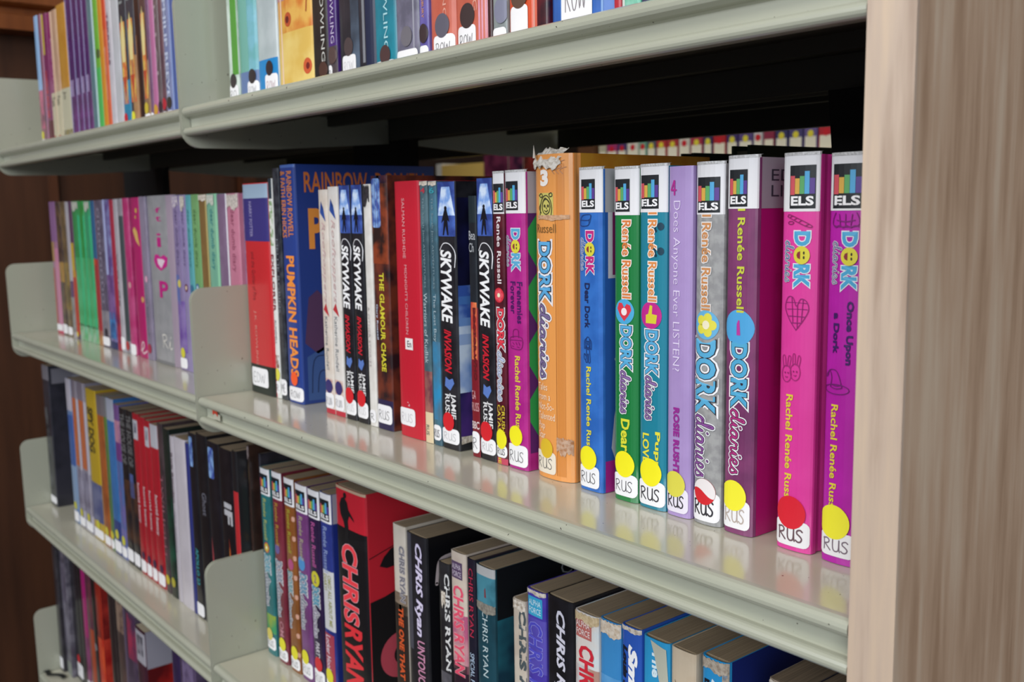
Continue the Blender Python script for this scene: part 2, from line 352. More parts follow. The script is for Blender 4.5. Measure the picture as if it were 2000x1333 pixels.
        for f in a[:-1]:
            disc(P, S, f, .82, .0022, M(a[-1]), 3)
            for q in range(4): disc(P, S, f - .012 + q*.008, .66 + (q in (1, 2)) * -.03 + .0*q, .0009, M(a[-1]), 3)
        nm = nm or 'paw_prints'
    elif k == 'SKY':     # glowing sky with a small dark standing figure
        f1, = a[:1]
        rect(P, S, .002, f1, .02, .98, M('2c3f86', .3, 0, 'mottled', '4a6cc0', 60), 1)
        poly(P, S, [(.3, .02), (.75, .02), (.98, f1*.62), (.05, f1*.62)], M('7ea6e6', .3, 0, 'mottled', 'd6e6fc', 120), 2)
        poly(P, S, [(.44, f1*.52), (.58, f1*.52), (.72, f1*.74), (.6, f1*.7), (.66, f1*.98), (.58, f1*.98), (.5, f1*.8), (.4, f1*.98), (.33, f1*.98), (.42, f1*.7), (.26, f1*.76)], M('10121c'), 3)
        disc(P, S, f1*.49, .51, w*.075, M('10121c'), 3); nm = 'picture'
    elif k == 'FLOWER':
        f, c1, c2, r = a[:4]; disc(P, S, f, .5, r, M(c1, .4), 3)
        for q in range(5):
            an = q*2*math.pi/5; disc(P, S, f - math.sin(an)*r*.5/h, .5 + math.cos(an)*r*.5/w, r*.34, M(c2, .4), 4)
        disc(P, S, f, .5, r*.3, M('f0e8c8'), 5); nm = 'round_motif'
    elif k == 'HEART':
        f, c1, c2, r = a[:4]; disc(P, S, f, .5, r, M(c1, .4), 3); pts = [(.5 + (x-.5)*1.5*r/w, f - (y-.5)*1.5*r/h) for x, y in DRAW['heart'][0][:-1]]
        poly(P, S, pts, M(c2, .4), 4); disc(P, S, f, .5, r*.3, M('f2e6e6'), 5); nm = 'round_motif'
    elif k == 'THUMB':
        f, c1, c2, r = a[:4]; disc(P, S, f, .5, r, M(c1, .4), 3)
        poly(P, S, [(.5 + x*r/w, f - y*r/h) for x, y in [(-.5,-.6),(.5,-.6),(.6,.05),(.1,.1),(.15,.7),(-.1,.75),(-.25,.1),(-.5,0)]], M(c2, .4), 4); nm = 'round_motif'
    elif k == 'DIAM':
        n, c1 = a[:2]
        for q in range(n): 
            f = .14 + q*.19; poly(P, S, [(.06, f), (.17, f + .045), (.17, f + .12), (.06, f + .175), (-.0, f + .12), (-.0, f + .045)], M(c1), 2)
        nm = 'picture'
    P.build(nm, root)

PAGES = {}
def make_book(b):
    w, h, d, kind = b['w'], b['h'], b.get('d', .13), b.get('k', 'pb')
    hb = kind == 'hb'; rc = min(b.get('rc', .0042 if hb else .0016), w*.48); n = 2.3 if hb else 3.2
    t = .0022 if hb else .0006; ov = .003 if hb else .0003
    if w < 3*t: t = w/4
    root = empty(b.get('name', 'book'), (b['x'], b['y'], b['z'])); root.rotation_euler = (0, b.get('lean', 0), 0)
    tag(root, b['label'], b.get('cat', 'book'), b['group'])
    ts = [-1 + 2*(.5 - .5*math.cos(math.pi*i/12)) for i in range(13)]
    outer = [(0, d)] + [(w*(q+1)/2, prof(q, rc, n)) for q in ts] + [(w, d)]
    wi = w - 2*t; inner = [(w - t, d)] + [(t + wi*(q+1)/2, t + prof(q, rc, n)*.98) for q in ts[::-1]] + [(t, d)]
    if hb:                               # hinge groove along both boards
        outer = [(0, d), (0, .011), (.0009, .009), (.0009, .0075), (0, .0055)] + outer[1:-1] + [(w, .0055), (w-.0009, .0075), (w-.0009, .009), (w, .011), (w, d)]
    no, ni = len(outer), len(inner); pts = outer + inner; N = no + ni
    # closed U outline, capped with quads between matching outer and inner points
    V = [(x, y, 0) for x, y in pts] + [(x, y, h) for x, y in pts]
    F = [(i, (i+1) % N, N + (i+1) % N, N + i) for i in range(N)]
    import mathutils
    tri = mathutils.geometry.tessellate_polygon([[Vector((x, y, 0)) for x, y in pts]])
    F += [tuple(q[::-1]) for q in tri] + [tuple(i + N for i in q) for q in tri]
    cv = b['c']; cm = M(cv, b.get('rough', .3), b.get('coat', .25)) if isinstance(cv, str) else M(cv[0], .3, .25, 'mottled', cv[1], cv[2] if len(cv) > 2 else 60)
    me = mesh('cover', V, F, cm); link('cover', me, root)
    # page block
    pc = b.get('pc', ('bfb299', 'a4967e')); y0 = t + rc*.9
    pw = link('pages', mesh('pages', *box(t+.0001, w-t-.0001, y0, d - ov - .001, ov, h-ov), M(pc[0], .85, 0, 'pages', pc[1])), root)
    SP = Surf('spine', w, h, d, rc, n); SD = Surf('side', w, h, d, .011 if hb else rc, n)
    if b.get('sleeve'):                  # clear plastic jacket edge standing a little above the cover
        fo = [(x, y - .0004) for x, y in outer[(5 if hb else 1):(-5 if hb else -1)]]; z0, z1 = h - .0002, h + .0013; k = len(fo)
        V2 = [(x, y, z0) for x, y in fo] + [(x, y, z1) for x, y in fo] + [(x, y + .0016, z1 + .0002) for x, y in fo]
        F2 = [(i, i+1, k+i+1, k+i) for i in range(k-1)] + [(k+i, k+i+1, 2*k+i+1, 2*k+i) for i in range(k-1)]
        link('plastic_jacket_edge', mesh('jacket', V2, F2, M('a9a8a6', .25, .6, 'sleeve', 'e2e2e4')), root)
    if b.get('crumple'):                 # torn spine head: a ruff of crumpled paper
        import bmesh
        bm = bmesh.new(); bmesh.ops.create_grid(bm, x_segments=40, y_segments=16, size=.5); rn = random.Random(4)
        from mathutils import noise
        for v in bm.verts:
            uu, vv = (v.co.x + .5)*.8, v.co.y + .5
            q = noise.noise_vector(Vector((uu*9, vv*3.2, 1.7))); q2 = noise.noise_vector(Vector((uu*22, vv*9, 5.1)))
            low = .0085 + .004*noise.noise(Vector((uu*7, 3, 0)))
            x = w*uu + q.x*.0015; z = h - low*(1-vv) + .003*vv + q.z*.0028*(vv > .12) + q2.z*.0009
            v.co = (x, prof(2*uu-1, rc, n) - .0012 + .0085*vv*vv + q.y*.0018 + q2.y*.0006 - .0014*math.sin(vv*3.1), z)
        me = bpy.data.meshes.new('torn_head'); bm.to_mesh(me); bm.free(); me.materials.append(M('dcd5cb', .8, 0, 'torn', 'b0a392')); me.polygons.foreach_set('use_smooth', [True]*len(me.polygons)); link('torn_head', me, root)
        sp = link('paper_shred', mesh('paper_shred', [(w*.12, -.001, h-.002), (w*.19, -.0012, h-.002), (w*.13, -.0005, h+.0065), (w*.16, .0006, h-.002)], [(0,1,2),(1,3,2),(3,0,2)], M('cfc6ba', .8)), root)
    for op in b['ops']: run_op(op, root, SP, SD, (w, h, d))
    return root

BOOKS = [
 {'x':-0.9242,'y':-0.002,'z':0.0003,'w':0.0531,'h':0.2034,'c':'c42a30','label':'thick red, blue and black book at the left end, beside the shelf side plate','group':'books on the second shelf of the right bay','ops':[('R', 0.005, 0.07, 0, 1,'9fb6cc'), ('R', 0.07, 0.27, 0, 1,'3a3478'), ('R', 0.86, 1, 0, 1,'1c2420'), ('T','HARRY POTTER', 0.085, 0.25, 0.3, 0.42,'a8a0c8', {'b':0}), ('T','and the Goblet of Fire', 0.32, 0.55, 0.3, 0.44,'8f2a30', {'b':0}), ('T','J.K. ROWLING', 0.6, 0.86, 0.3, 0.42,'d08a80', {'b':0}), ('L','EDW', 0.875, 0.965, {'u':(0.1, 0.78),'ink':'3a3a40'})],'rc':0.003,'d':0.13},
 {'x':-0.8707,'y':0.0,'z':0.0003,'w':0.0084,'h':0.2067,'c':'dfe0dd','label':'thin white book with green leaves and dark red lettering, second from the left','group':'books on the second shelf of the right bay','ops':[('R', 0.0, 0.09, 0.1, 0.9,'2c3a44'), ('T','EXPLORER', 0.34, 0.6, 0.2, 0.8,'7a2430'), ('T','RUNDELL', 0.64, 0.75, 0.3, 0.7,'8a8a90'), ('MOT', 0.1, 0.3, 0.1, 0.9,'7da06a','e4e4e0', 150), ('MOT', 0.8, 0.86, 0.1, 0.9,'8a5a4a','dedede', 150), ('D', 0.89, 0.5, 6,'d8d24a'), ('L','R', 0.92, 0.98)],'pc':('d8d3c6','a59a88')},
 {'x':-0.8612,'y':0.0,'z':0.0003,'w':0.0126,'h':0.2156,'c':['20242e','3c4048', 120],'label':'thin black book pressed against the tall blue one','group':'books on the second shelf of the right bay','ops':[('T','MELLIE ROBINS', 0.3, 0.62, 0.25, 0.6,'7a8088', {'b':0}), ('L','ME', 0.91, 0.98)]},
 {'x':-0.8465,'y':0.0,'z':0.0003,'w':0.0284,'h':0.2178,'c':'27408a','label':'tall royal blue graphic novel with orange lettering, its front cover showing','group':'books on the second shelf of the right bay','ops':[('R', 0, 0.012, 0, 1,'4a6ab0'), ('T','RAINBOW ROWELL\n& FAITH ERIN HICKS', 0.025, 0.3, 0.1, 0.85,'d9843c'), ('T','PUMPKIN HEADS', 0.375, 0.885, 0.28, 0.82,'f0913a', {'b':0.03}), ('T','a story of farewells', 0.5, 0.75, 0.06, 0.14,'1a2c60', {'b':0}), ('D', 0.895, 0.5, 6.5,'f05a28'), ('L','ROW', 0.93, 0.99, {'u':(0.1, 1)}), ('H','RAINBOW', 0.03, 0.115, 0.05, 0.49,'d97a38', {'s':'side','n':'cover_lettering'}), ('H','ROWELL', 0.03, 0.115, 0.55, 0.95,'d97a38', {'s':'side','n':'cover_lettering'}), ('H','PUMPKIN', 0.18, 0.35, 0.07, 0.95,'f09a44', {'s':'side','b':0.04,'n':'cover_lettering'}), ('H','FAITH ERIN', 0.85, 0.935, 0.16, 0.92,'e8843a', {'s':'side','n':'cover_lettering'}), ('P', [(0.05, 0.55), (0.11, 0.52), (0.17, 0.56), (0.21, 0.66), (0.2, 0.76), (0.1, 0.79), (0.015, 0.74)],'573a5c', {'s':'side'}), ('P', [(0.17, 0.57), (0.23, 0.6), (0.275, 0.7), (0.25, 0.74), (0.21, 0.68)],'b0705a', {'s':'side','n':'picture'}), ('P', [(0.025, 0.8), (0.15, 0.76), (0.25, 0.8), (0.28, 0.92), (0.225, 0.99), (0.025, 0.985)],'3f5c96', {'s':'side','n':'picture'}), ('P', [(0.15, 0.72), (0.2, 0.67), (0.225, 0.72), (0.2, 0.8), (0.14, 0.8)],'1e2c58', {'s':'side','n':'picture','lay':3}), ('A','sofa', 0.8, 0.97, 0.05, 0.25,'1b2850', {'s':'side','hw':0.0004})],'d':0.152,'rc':0.0025},
 {'x':-0.7751,'y':0.0,'z':0.0003,'w':0.0154,'h':0.194,'c':['d5c8bc','dcd3ca', 80],'label':'cream paperback with a blue bird, first of the pale pair beside the tall blue book','group':'books on the second shelf of the right bay','ops':[('T','Rooftoppers', 0.14, 0.5, 0.25, 0.7,'c8a8a8', {'sh':0.3,'b':0}), ('P', [(0.2, 0.1), (0.8, 0.14), (0.6, 0.08), (0.5, 0.12), (0.35, 0.05)],'2c4f9c', {'n':'bird'}), ('T','Katherine Rundell', 0.56, 0.8, 0.3, 0.62,'7c8288', {'b':0}), ('P', [(0.2, 0.53), (0.8, 0.56), (0.5, 0.5)],'b83038', {'n':'bird'}), ('MOT', 0.84, 0.93, 0.1, 0.9,'c89088','e0d6cc', 200), ('D', 0.875, 0.5, 6,'38306c'), ('L','RUN', 0.905, 0.975, {'ink':'8a8a90'}), ('R', 0.978, 1, 0, 1,'b83040')]},
 {'x':-0.7588,'y':0.0,'z':0.0003,'w':0.0167,'h':0.1961,'c':['dbd5cf','e0dcd8', 80],'label':'cream paperback with a blue bird, second of the pale pair, beside the black ones','group':'books on the second shelf of the right bay','ops':[('T','Rooftoppers', 0.14, 0.5, 0.25, 0.7,'c8a8a8', {'sh':0.3,'b':0}), ('P', [(0.2, 0.1), (0.8, 0.14), (0.6, 0.08), (0.5, 0.12), (0.35, 0.05)],'2c4f9c', {'n':'bird'}), ('T','Katherine Rundell', 0.56, 0.8, 0.3, 0.62,'7c8288', {'b':0}), ('P', [(0.2, 0.53), (0.8, 0.56), (0.5, 0.5)],'b83038', {'n':'bird'}), ('MOT', 0.84, 0.93, 0.1, 0.9,'c89088','e0d6cc', 200), ('D', 0.875, 0.5, 6,'38306c'), ('L','RUN', 0.905, 0.975, {'ink':'8a8a90'}), ('R', 0.978, 1, 0, 1,'b83040')]},
 {'x':-0.7403,'y':0.0,'z':0.0003,'w':0.0179,'h':0.1969,'c':['16161c','25252c', 60],'label':'black paperback with glowing blue head and red dot, leftmost of the four like it','group':'books on the second shelf of the right bay','ops':[('SKY', 0.2), ('T','SKYWAKE', 0.25, 0.52, 0.16, 0.78,'f0f0f2', {'b':0.032,'sh':0.15}), ('A','arc', 0.225, 0.36, 0.1, 0.98,'e8e8ee', {'hw':0.0003}), ('T','INVASION', 0.545, 0.71, 0.28, 0.68,'c81e30', {'b':0.03,'sh':0.3}), ('P', [(0.3, 0.725), (0.5, 0.735), (0.7, 0.727), (0.78, 0.745), (0.55, 0.775), (0.25, 0.76)],'5a7ac0', {'n':'gem'}), ('T','JAMIE\nRUSSELL', 0.785, 0.93, 0.25, 0.85,'e0e0e2', {'b':0.02}), ('D', 0.895, 0.42, 7,'d01c28'), ('L','RUS', 0.91, 0.978, {'ink':'c4c4c6','u':(0.03, 0.98)})]},
 {'x':-0.7207,'y':0.0,'z':0.0003,'w':0.0173,'h':0.1968,'c':['16161c','25252c', 60],'label':'black paperback with glowing blue head and red dot, second of the four like it','group':'books on the second shelf of the right bay','ops':[('SKY', 0.2), ('T','SKYWAKE', 0.25, 0.52, 0.16, 0.78,'f0f0f2', {'b':0.032,'sh':0.15}), ('A','arc', 0.225, 0.36, 0.1, 0.98,'e8e8ee', {'hw':0.0003}), ('T','INVASION', 0.545, 0.71, 0.28, 0.68,'c81e30', {'b':0.03,'sh':0.3}), ('P', [(0.3, 0.725), (0.5, 0.735), (0.7, 0.727), (0.78, 0.745), (0.55, 0.775), (0.25, 0.76)],'5a7ac0', {'n':'gem'}), ('T','JAMIE\nRUSSELL', 0.785, 0.93, 0.25, 0.85,'e0e0e2', {'b':0.02}), ('D', 0.895, 0.42, 7,'d01c28'), ('L','RUS', 0.91, 0.978, {'ink':'c4c4c6','u':(0.03, 0.98)})],'d':0.133},
 {'x':-0.7011,'y':0.0,'z':0.0003,'w':0.0112,'h':0.1966,'c':['d8d4cf','e2dfdb', 100],'label':'narrow worn white book between the black pair and the fiery brown one','group':'books on the second shelf of the right bay','ops':[('W', 0.0, 0.1, 0.0, 0.9, {'c':'1a1a1e','c2':'3a3038'}), ('T','& OTHER STORIES', 0.5, 0.75, 0.2, 0.5,'b8b0b0', {'b':0}), ('L','R', 0.93, 0.985, {'u':(0.1, 0.9)})]},
 {'x':-0.6891,'y':0.0,'z':0.0003,'w':0.0231,'h':0.2027,'c':['6e3324','2a1a1e', 45],'label':'fiery brown paperback with yellow lettering and a blue crystal at its head','group':'books on the second shelf of the right bay','ops':[('MOT', 0, 0.34, 0, 1,'8a3d22','2c1a18', 55), ('MOT', 0.01, 0.2, 0.06, 0.62,'3c5fae','8fb4e8', 130, {'rad':0.003,'n':'crystal'}), ('R', 0, 0.03, 0.0, 1,'243a6a'), ('T','THE GLAMOUR CHASE', 0.375, 0.765, 0.42, 0.72,'d3c93a', {'b':0.03}), ('T','Gary Russell', 0.5, 0.64, 0.14, 0.28,'c8d4ec'), ('R', 0.88, 1, 0, 1,'2a2348'), ('L','RUS', 0.9, 0.975, {'ink':'2a2a30'})],'d':0.125},
 {'x':-0.6563,'y':0.0,'z':0.0003,'w':0.0343,'h':0.1973,'c':'c21f33','label':'thick plain red paperback with thin pink lettering','group':'books on the second shelf of the right bay','ops':[('T','SALMAN RUSHDIE', 0.065, 0.295, 0.36, 0.47,'e2a0a4', {'b':0}), ('T', "MIDNIGHT'S CHILDREN", 0.32, 0.59, 0.4, 0.5,'dba0a6', {'b':0}), ('R', 0.605, 0.65, 0.36, 0.66,'ece6e6', {'n':'small_label','lay':5}), ('H','En', 0.615, 0.64, 0.44, 0.6,'3a3a40', {'lay':6,'n':'small_label'}), ('A','skyline', 0.86, 0.875, 0.38, 0.5,'e8c0c4', {'n':'publisher_mark'}), ('L','RUS', 0.885, 0.955, {'u':(0.03, 0.68),'ink':'b8b4ba'})],'rc':0.003,'d':0.129},
 {'x':-0.6206,'y':0.0,'z':0.0003,'w':0.0102,'h':0.1966,'c':['37505a','54707a', 50],'label':'slim slate grey paperback numbered 4 beside the red one','group':'books on the second shelf of the right bay','ops':[('W', 0.0, 0.02, 0, 1), ('T','THE Sarah Jane ADVENTURES', 0.06, 0.4, 0.35, 0.65,'7d95a0', {'b':0}), ('H','4', 0.025, 0.045, 0.2, 0.8,'b83a4a'), ('T','Warriors of Kudlak', 0.42, 0.69, 0.3, 0.72,'b7c6cc', {'b':0}), ('MOT', 0.72, 0.88, 0, 1,'a06a60','6a3444', 60), ('R', 0.88, 1, 0, 1,'ddc9a6'), ('T','RUS', 0.93, 0.97, 0.2, 0.6,'6a6a60')]},
 {'x':-0.609,'y':0.0,'z':0.0003,'w':0.01,'h':0.1962,'c':['3c5a68','48778c', 50],'label':'slim slate grey paperback numbered 6 with a blue lower half','group':'books on the second shelf of the right bay','ops':[('W', 0.0, 0.02, 0, 1), ('T','THE Sarah Jane ADVENTURES', 0.06, 0.4, 0.35, 0.65,'7d95a0', {'b':0}), ('H','6', 0.025, 0.045, 0.2, 0.8,'3aa0b0'), ('T','The Lost Boy', 0.42, 0.6, 0.3, 0.72,'a9bcc6', {'b':0}), ('MOT', 0.6, 0.9, 0, 1,'2f88b8','4a6a80', 40), ('L','RUS', 0.92, 0.98)]},
 {'x':-0.5983,'y':0.0,'z':0.0003,'w':0.0219,'h':0.1955,'c':['17171d','2a2a30', 60],'label':'black paperback with glowing blue head, third of the four, its blue cover showing','group':'books on the second shelf of the right bay','ops':[('SKY', 0.2), ('T','SKYWAKE', 0.25, 0.52, 0.16, 0.78,'f0f0f2', {'b':0.032,'sh':0.15}), ('A','arc', 0.225, 0.36, 0.1, 0.98,'e8e8ee', {'hw':0.0003}), ('T','INVASION', 0.545, 0.71, 0.28, 0.68,'c81e30', {'b':0.03,'sh':0.3}), ('P', [(0.3, 0.725), (0.5, 0.735), (0.7, 0.727), (0.78, 0.745), (0.55, 0.775), (0.25, 0.76)],'5a7ac0', {'n':'gem'}), ('T','JAMIE\nRUSSELL', 0.785, 0.93, 0.25, 0.85,'e0e0e2', {'b':0.02}), ('D', 0.895, 0.42, 7,'d01c28'), ('L','RUS', 0.92, 0.978, {'ink':'b0b0b4','u':(0.03, 0.98)}), ('MOT', 0.06, 0.38, 0, 1,'1a1c4a','0e0e1c', 20, {'s':'side'}), ('C', 0.13, 0.16, 8,'b01c34', {'s':'side'}), ('MOT', 0.38, 0.5, 0, 1,'3a5cb0','8ab0e8', 40, {'s':'side'}), ('R', 0.42, 0.45, 0, 1,'4a78c0', {'s':'side','lay':2}), ('R', 0.5, 0.53, 0, 1,'6f96d4', {'s':'side','lay':2}), ('R', 0.56, 0.6, 0, 1,'9ab4e0', {'s':'side','lay':2}), ('MOT', 0.53, 0.78, 0, 1,'6c94d8','cfe0f6', 30, {'s':'side'}), ('MOT', 0.78, 0.96, 0, 1,'4a2f78','1f2250', 30, {'s':'side'}), ('W', 0.94, 0.99, 0, 1, {'s':'side'})],'d':0.133},
 {'x':-0.561,'y':0.0,'z':0.0003,'w':0.009,'h':0.1846,'c':['1a1f26','20262e', 80],'label':'narrow dark book with red lower half and a flame, left of the rightmost black one','group':'books on the second shelf of the right bay','ops':[('R', 0.0, 0.1, 0, 1,'1c2a30'), ('H','Bea\nCh', 0.13, 0.21, 0.1, 0.9,'b8bcc2', {'b':0}), ('R', 0.42, 1, 0, 1,'7a1a26'), ('MOT', 0.4, 0.62, 0.2, 0.9,'e08050','c84a38', 90), ('T','DOCTOR WHO', 0.42, 0.7, 0.45, 0.8,'5a1a1e', {'b':0.04}), ('H','GA\nRUSS', 0.74, 0.82, 0.1, 0.95,'d2a0a4', {'b':0}), ('H','BBC', 0.86, 0.89, 0.1, 0.95,'e0d0d2'), ('L','R', 0.9, 0.985)]},
 {'x':-0.5513,'y':0.0,'z':0.0003,'w':0.0176,'h':0.1965,'c':['17171d','2a2a30', 60],'label':'black paperback with glowing blue head, rightmost of the four, beside the maroon one','group':'books on the second shelf of the right bay','ops':[('SKY', 0.2), ('T','SKYWAKE', 0.25, 0.52, 0.16, 0.78,'f0f0f2', {'b':0.032,'sh':0.15}), ('A','arc', 0.225, 0.36, 0.1, 0.98,'e8e8ee', {'hw':0.0003}), ('T','INVASION', 0.545, 0.71, 0.28, 0.68,'c81e30', {'b':0.03,'sh':0.3}), ('P', [(0.3, 0.725), (0.5, 0.735), (0.7, 0.727), (0.78, 0.745), (0.55, 0.775), (0.25, 0.76)],'5a7ac0', {'n':'gem'}), ('T','JAMIE\nRUSSELL', 0.785, 0.93, 0.25, 0.85,'e0e0e2', {'b':0.02}), ('D', 0.895, 0.42, 7,'d01c28'), ('L','RUS', 0.92, 0.978, {'ink':'b0b0b4','u':(0.03, 0.98)})],'d':0.133},
 {'x':-0.5332,'y':0.0,'z':0.0003,'w':0.0119,'h':0.199,'c':['5a1a28','42101e', 70],'label':'maroon paperback with yellow and red lettering, narrow, left of the magenta and green one','group':'books on the second shelf of the right bay','ops':[('E', 0.135, 0.035, 0.13, 0.1, 0.98), ('T','Renée Russell', 0.145, 0.37, 0.4, 0.75,'e9dfe2', {'b':0.01}), ('FLOWER', 0.41,'d23040','e05060', 0.005), ('DD', 0.455, 0.6, 0.78, 0.3, 0.9,'d83848','c0cbe8'), ('T','CRUSH\nCATASTROPHE', 0.79, 1.0, 0.2, 0.85,'d8c43a'), ('D', 0.91, 0.5, 7,'e8e020'), ('L','RUS', 0.93, 0.975, {'u':(0.02, 0.98)}), ('R', 0.978, 1, 0, 1,'c04860')],'sleeve':1},
 {'x':-0.5207,'y':0.0,'z':0.0003,'w':0.0207,'h':0.1992,'c':['b32a8a','a52080', 60],'label':'magenta paperback with green diamonds on its cover, left of the orange book','group':'books on the second shelf of the right bay','ops':[('E', 0.135, 0.03, 0.125, 0.08, 0.72), ('DL', 0.185, 0.325,'58a5cc','7a6a9a', 0.36, {'W':0.42}), ('T','Frenemies\nForever', 0.36, 0.5, 0.28, 0.86,'42165c', {'b':0.02}), ('A','bag', 0.52, 0.585, 0.25, 0.8,'70145c'), ('T','Rachel Renée Russell', 0.61, 0.9, 0.46, 0.72,'dccb3c', {'b':0.02}), ('D', 0.885, 0.45, 7,'f0e61c'), ('L','RUS', 0.915, 0.99, {'u':(0.0, 0.98)}), ('R', 0, 0.135, 0, 1,'b6b2b8', {'s':'side','n':'library_sticker'}), ('H','EDU\nLIBR', 0.03, 0.1, 0.12, 0.6,'3a3a44', {'s':'side','b':0,'n':'sticker_text'}), ('R', 0.135, 0.94, 0, 1,'5c2a6e', {'s':'side'}), ('DIAM', 4,'2f9c50', {'s':'side','lay':3})],'sleeve':1,'rc':0.003,'d':0.128},
 {'x':-0.4937,'y':0.0,'z':0.0003,'w':0.0357,'h':0.2089,'c':'e59a52','label':'thick orange hardback with a torn, crumpled spine head','group':'books on the second shelf of the right bay','ops':[('H','3', 0.045, 0.095, 0.28, 0.5,'f3ece6', {'b':0.06}), ('R', 0.115, 0.19, 0.22, 0.62,'c9bf68', {'n':'portrait_sticker'}), ('A','portrait', 0.115, 0.19, 0.22, 0.62,'2c2a20', {'hw':0.0003,'n':'portrait_sticker'}), ('H','Russell', 0.208, 0.235, 0.14, 0.68,'7a5a30', {'b':0}), ('T','DORK', 0.262, 0.445, 0.2, 0.54,'5aa6d8', {'o':[(0.17,'ece9ec'), (0.08,'262634')],'b':0.035,'lay':3}), ('S','diaries', 0.455, 0.69, 0.22, 0.5,'7a6a96', 0.0006, {'o':[(0.0022,'ece9ec'), (0.0011,'2a2438')],'n':'script_title'}), ('H','Tales\nfrom a\nNot-So-\nTalented\nPop\nStar', 0.7, 0.875, 0.13, 0.62,'f0dcc0', {'b':0.0}), ('D', 0.905, 0.38, 6.5,'d8b428'), ('L','RUS', 0.915, 0.985, {'u':(0.03, 0.64),'col':'e6dccb'}), ('W', 0.86, 0.93, 0.66, 0.98, {'c':'c0a088','c2':'a06a40'}), ('R', 0.19, 0.985, 0.655, 0.672,'b97638'), ('R', 0.03, 0.985, 0.69, 0.86,'d0853e'), ('W', 0.18, 0.2, 0.2, 0.95, {'c':'c8a080','c2':'a88060'}), ('A','curls', 0.02, 0.06, 0.6, 0.9,'b08060'), ('MOT', 0, 1, 0, 1,'c98f30','b9721f', 30, {'s':'side'})],'k':'hb','rc':0.0075,'d':0.134,'crumple':1},  # crease line and darker band paint the rounded joint's shading and worn gloss
 {'x':-0.4494,'y':0.0,'z':0.0003,'w':0.0207,'h':0.1981,'c':['3471c4','2b63b4', 60],'label':'bright blue paperback with yellow lettering and a dog drawing, right of the orange book','group':'books on the second shelf of the right bay','ops':[('E', 0.13, 0.03, 0.12, 0.17, 0.75), ('A','box', 0.135, 0.17, 0.1, 0.6,'1c3c78'), ('DL', 0.185, 0.32,'c0267c','4a6ab0', 0.36, {'W':0.34}), ('T','Dear Dork', 0.345, 0.485, 0.3, 0.52,'1c2450', {'b':0.03}), ('A','dog', 0.505, 0.59, 0.25, 0.62,'152c66'), ('T','Rachel Renée Russell', 0.605, 0.9, 0.36, 0.56,'dcd23c', {'b':0.02}), ('D', 0.895, 0.42, 7.5,'f0e61c'), ('L','RUS', 0.92, 0.99, {'u':(0.0, 0.88)}), ('R', 0, 0.13, 0, 1,'b9b6bc', {'s':'side','n':'library_sticker'}), ('H','EDUCATIONAL\nLIBRARY', 0.03, 0.1, 0.12, 0.9,'3a3a44', {'s':'side','b':0,'n':'sticker_text'}), ('R', 0.0, 1, 0.0, 1,'2d5fb2', {'s':'side'}), ('R', 0.13, 0.33, 0.02, 0.3,'d8d4de', {'s':'side','lay':2}), ('R', 0.13, 0.32, 0.05, 0.3,'8c2468', {'s':'side','lay':3}), ('R', 0.9, 1, 0.0, 1,'b0248c', {'s':'side','lay':2}), ('P', [(0.08, 0.92), (0.04, 0.86), (0.06, 0.76), (0.1, 0.66), (0.08, 0.6), (0.06, 0.58), (0.12, 0.55), (0.2, 0.6), (0.2, 0.95)],'c8cad6', {'s':'side','lay':4})],'sleeve':1,'rc':0.003,'d':0.128},
 {'x':-0.4194,'y':0.0,'z':0.0003,'w':0.0197,'h':0.1972,'c':'1d7c40','label':'shiny green book with orange and white lettering','group':'books on the second shelf of the right bay','ops':[('E', 0.135, 0.03, 0.125, 0.1, 0.72), ('T','Renée Russell', 0.15, 0.38, 0.42, 0.76,'d97c3c', {'o':[(0.09,'efe8e2')],'b':0.02}), ('HEART', 0.42,'4aa8d8','d83848', 0.0075), ('DD', 0.462, 0.595, 0.73, 0.34, 0.8,'55a8d6','8c6aa6'), ('T','Dear Dork', 0.745, 0.97, 0.36, 0.72,'d8d838', {'b':0.03}), ('D', 0.885, 0.5, 8,'f0e61c'), ('L','RUS', 0.915, 0.985, {'u':(0.02, 0.98)}), ('R', 0.0, 1, 0, 1,'14602c', {'s':'side'})],'sleeve':1,'rc':0.004,'d':0.128,'rough':0.16,'coat':0.8},
 {'x':-0.3989,'y':0.0,'z':0.0003,'w':0.021,'h':0.1978,'c':'22829a','label':'shiny teal book with paw prints and yellow lettering','group':'books on the second shelf of the right bay','ops':[('E', 0.13, 0.025, 0.12, 0.1, 0.76), ('T','l Renée Russell', 0.13, 0.385, 0.4, 0.7,'dd8a48', {'o':[(0.09,'efe8e2')],'b':0.02}), ('PAW', 0.17, 0.24,'123c50'), ('THUMB', 0.425,'c0288c','d8cc38', 0.0078), ('DD', 0.468, 0.6, 0.735, 0.3, 0.76,'55a8d6','8c6aa6'), ('T','Puppy', 0.765, 0.91, 0.62, 0.84,'e0d83c', {'b':0.03}), ('T','LOVE', 0.775, 0.865, 0.2, 0.45,'e0d83c', {'b':0.03}), ('D', 0.89, 0.5, 8.3,'f0e61c'), ('L','RUS', 0.915, 0.99, {'u':(0.02, 0.98),'hw':0.0004}), ('R', 0, 1, 0, 1,'1b6a88', {'s':'side'})],'sleeve':1,'rc':0.004,'d':0.128,'rough':0.16,'coat':0.8},
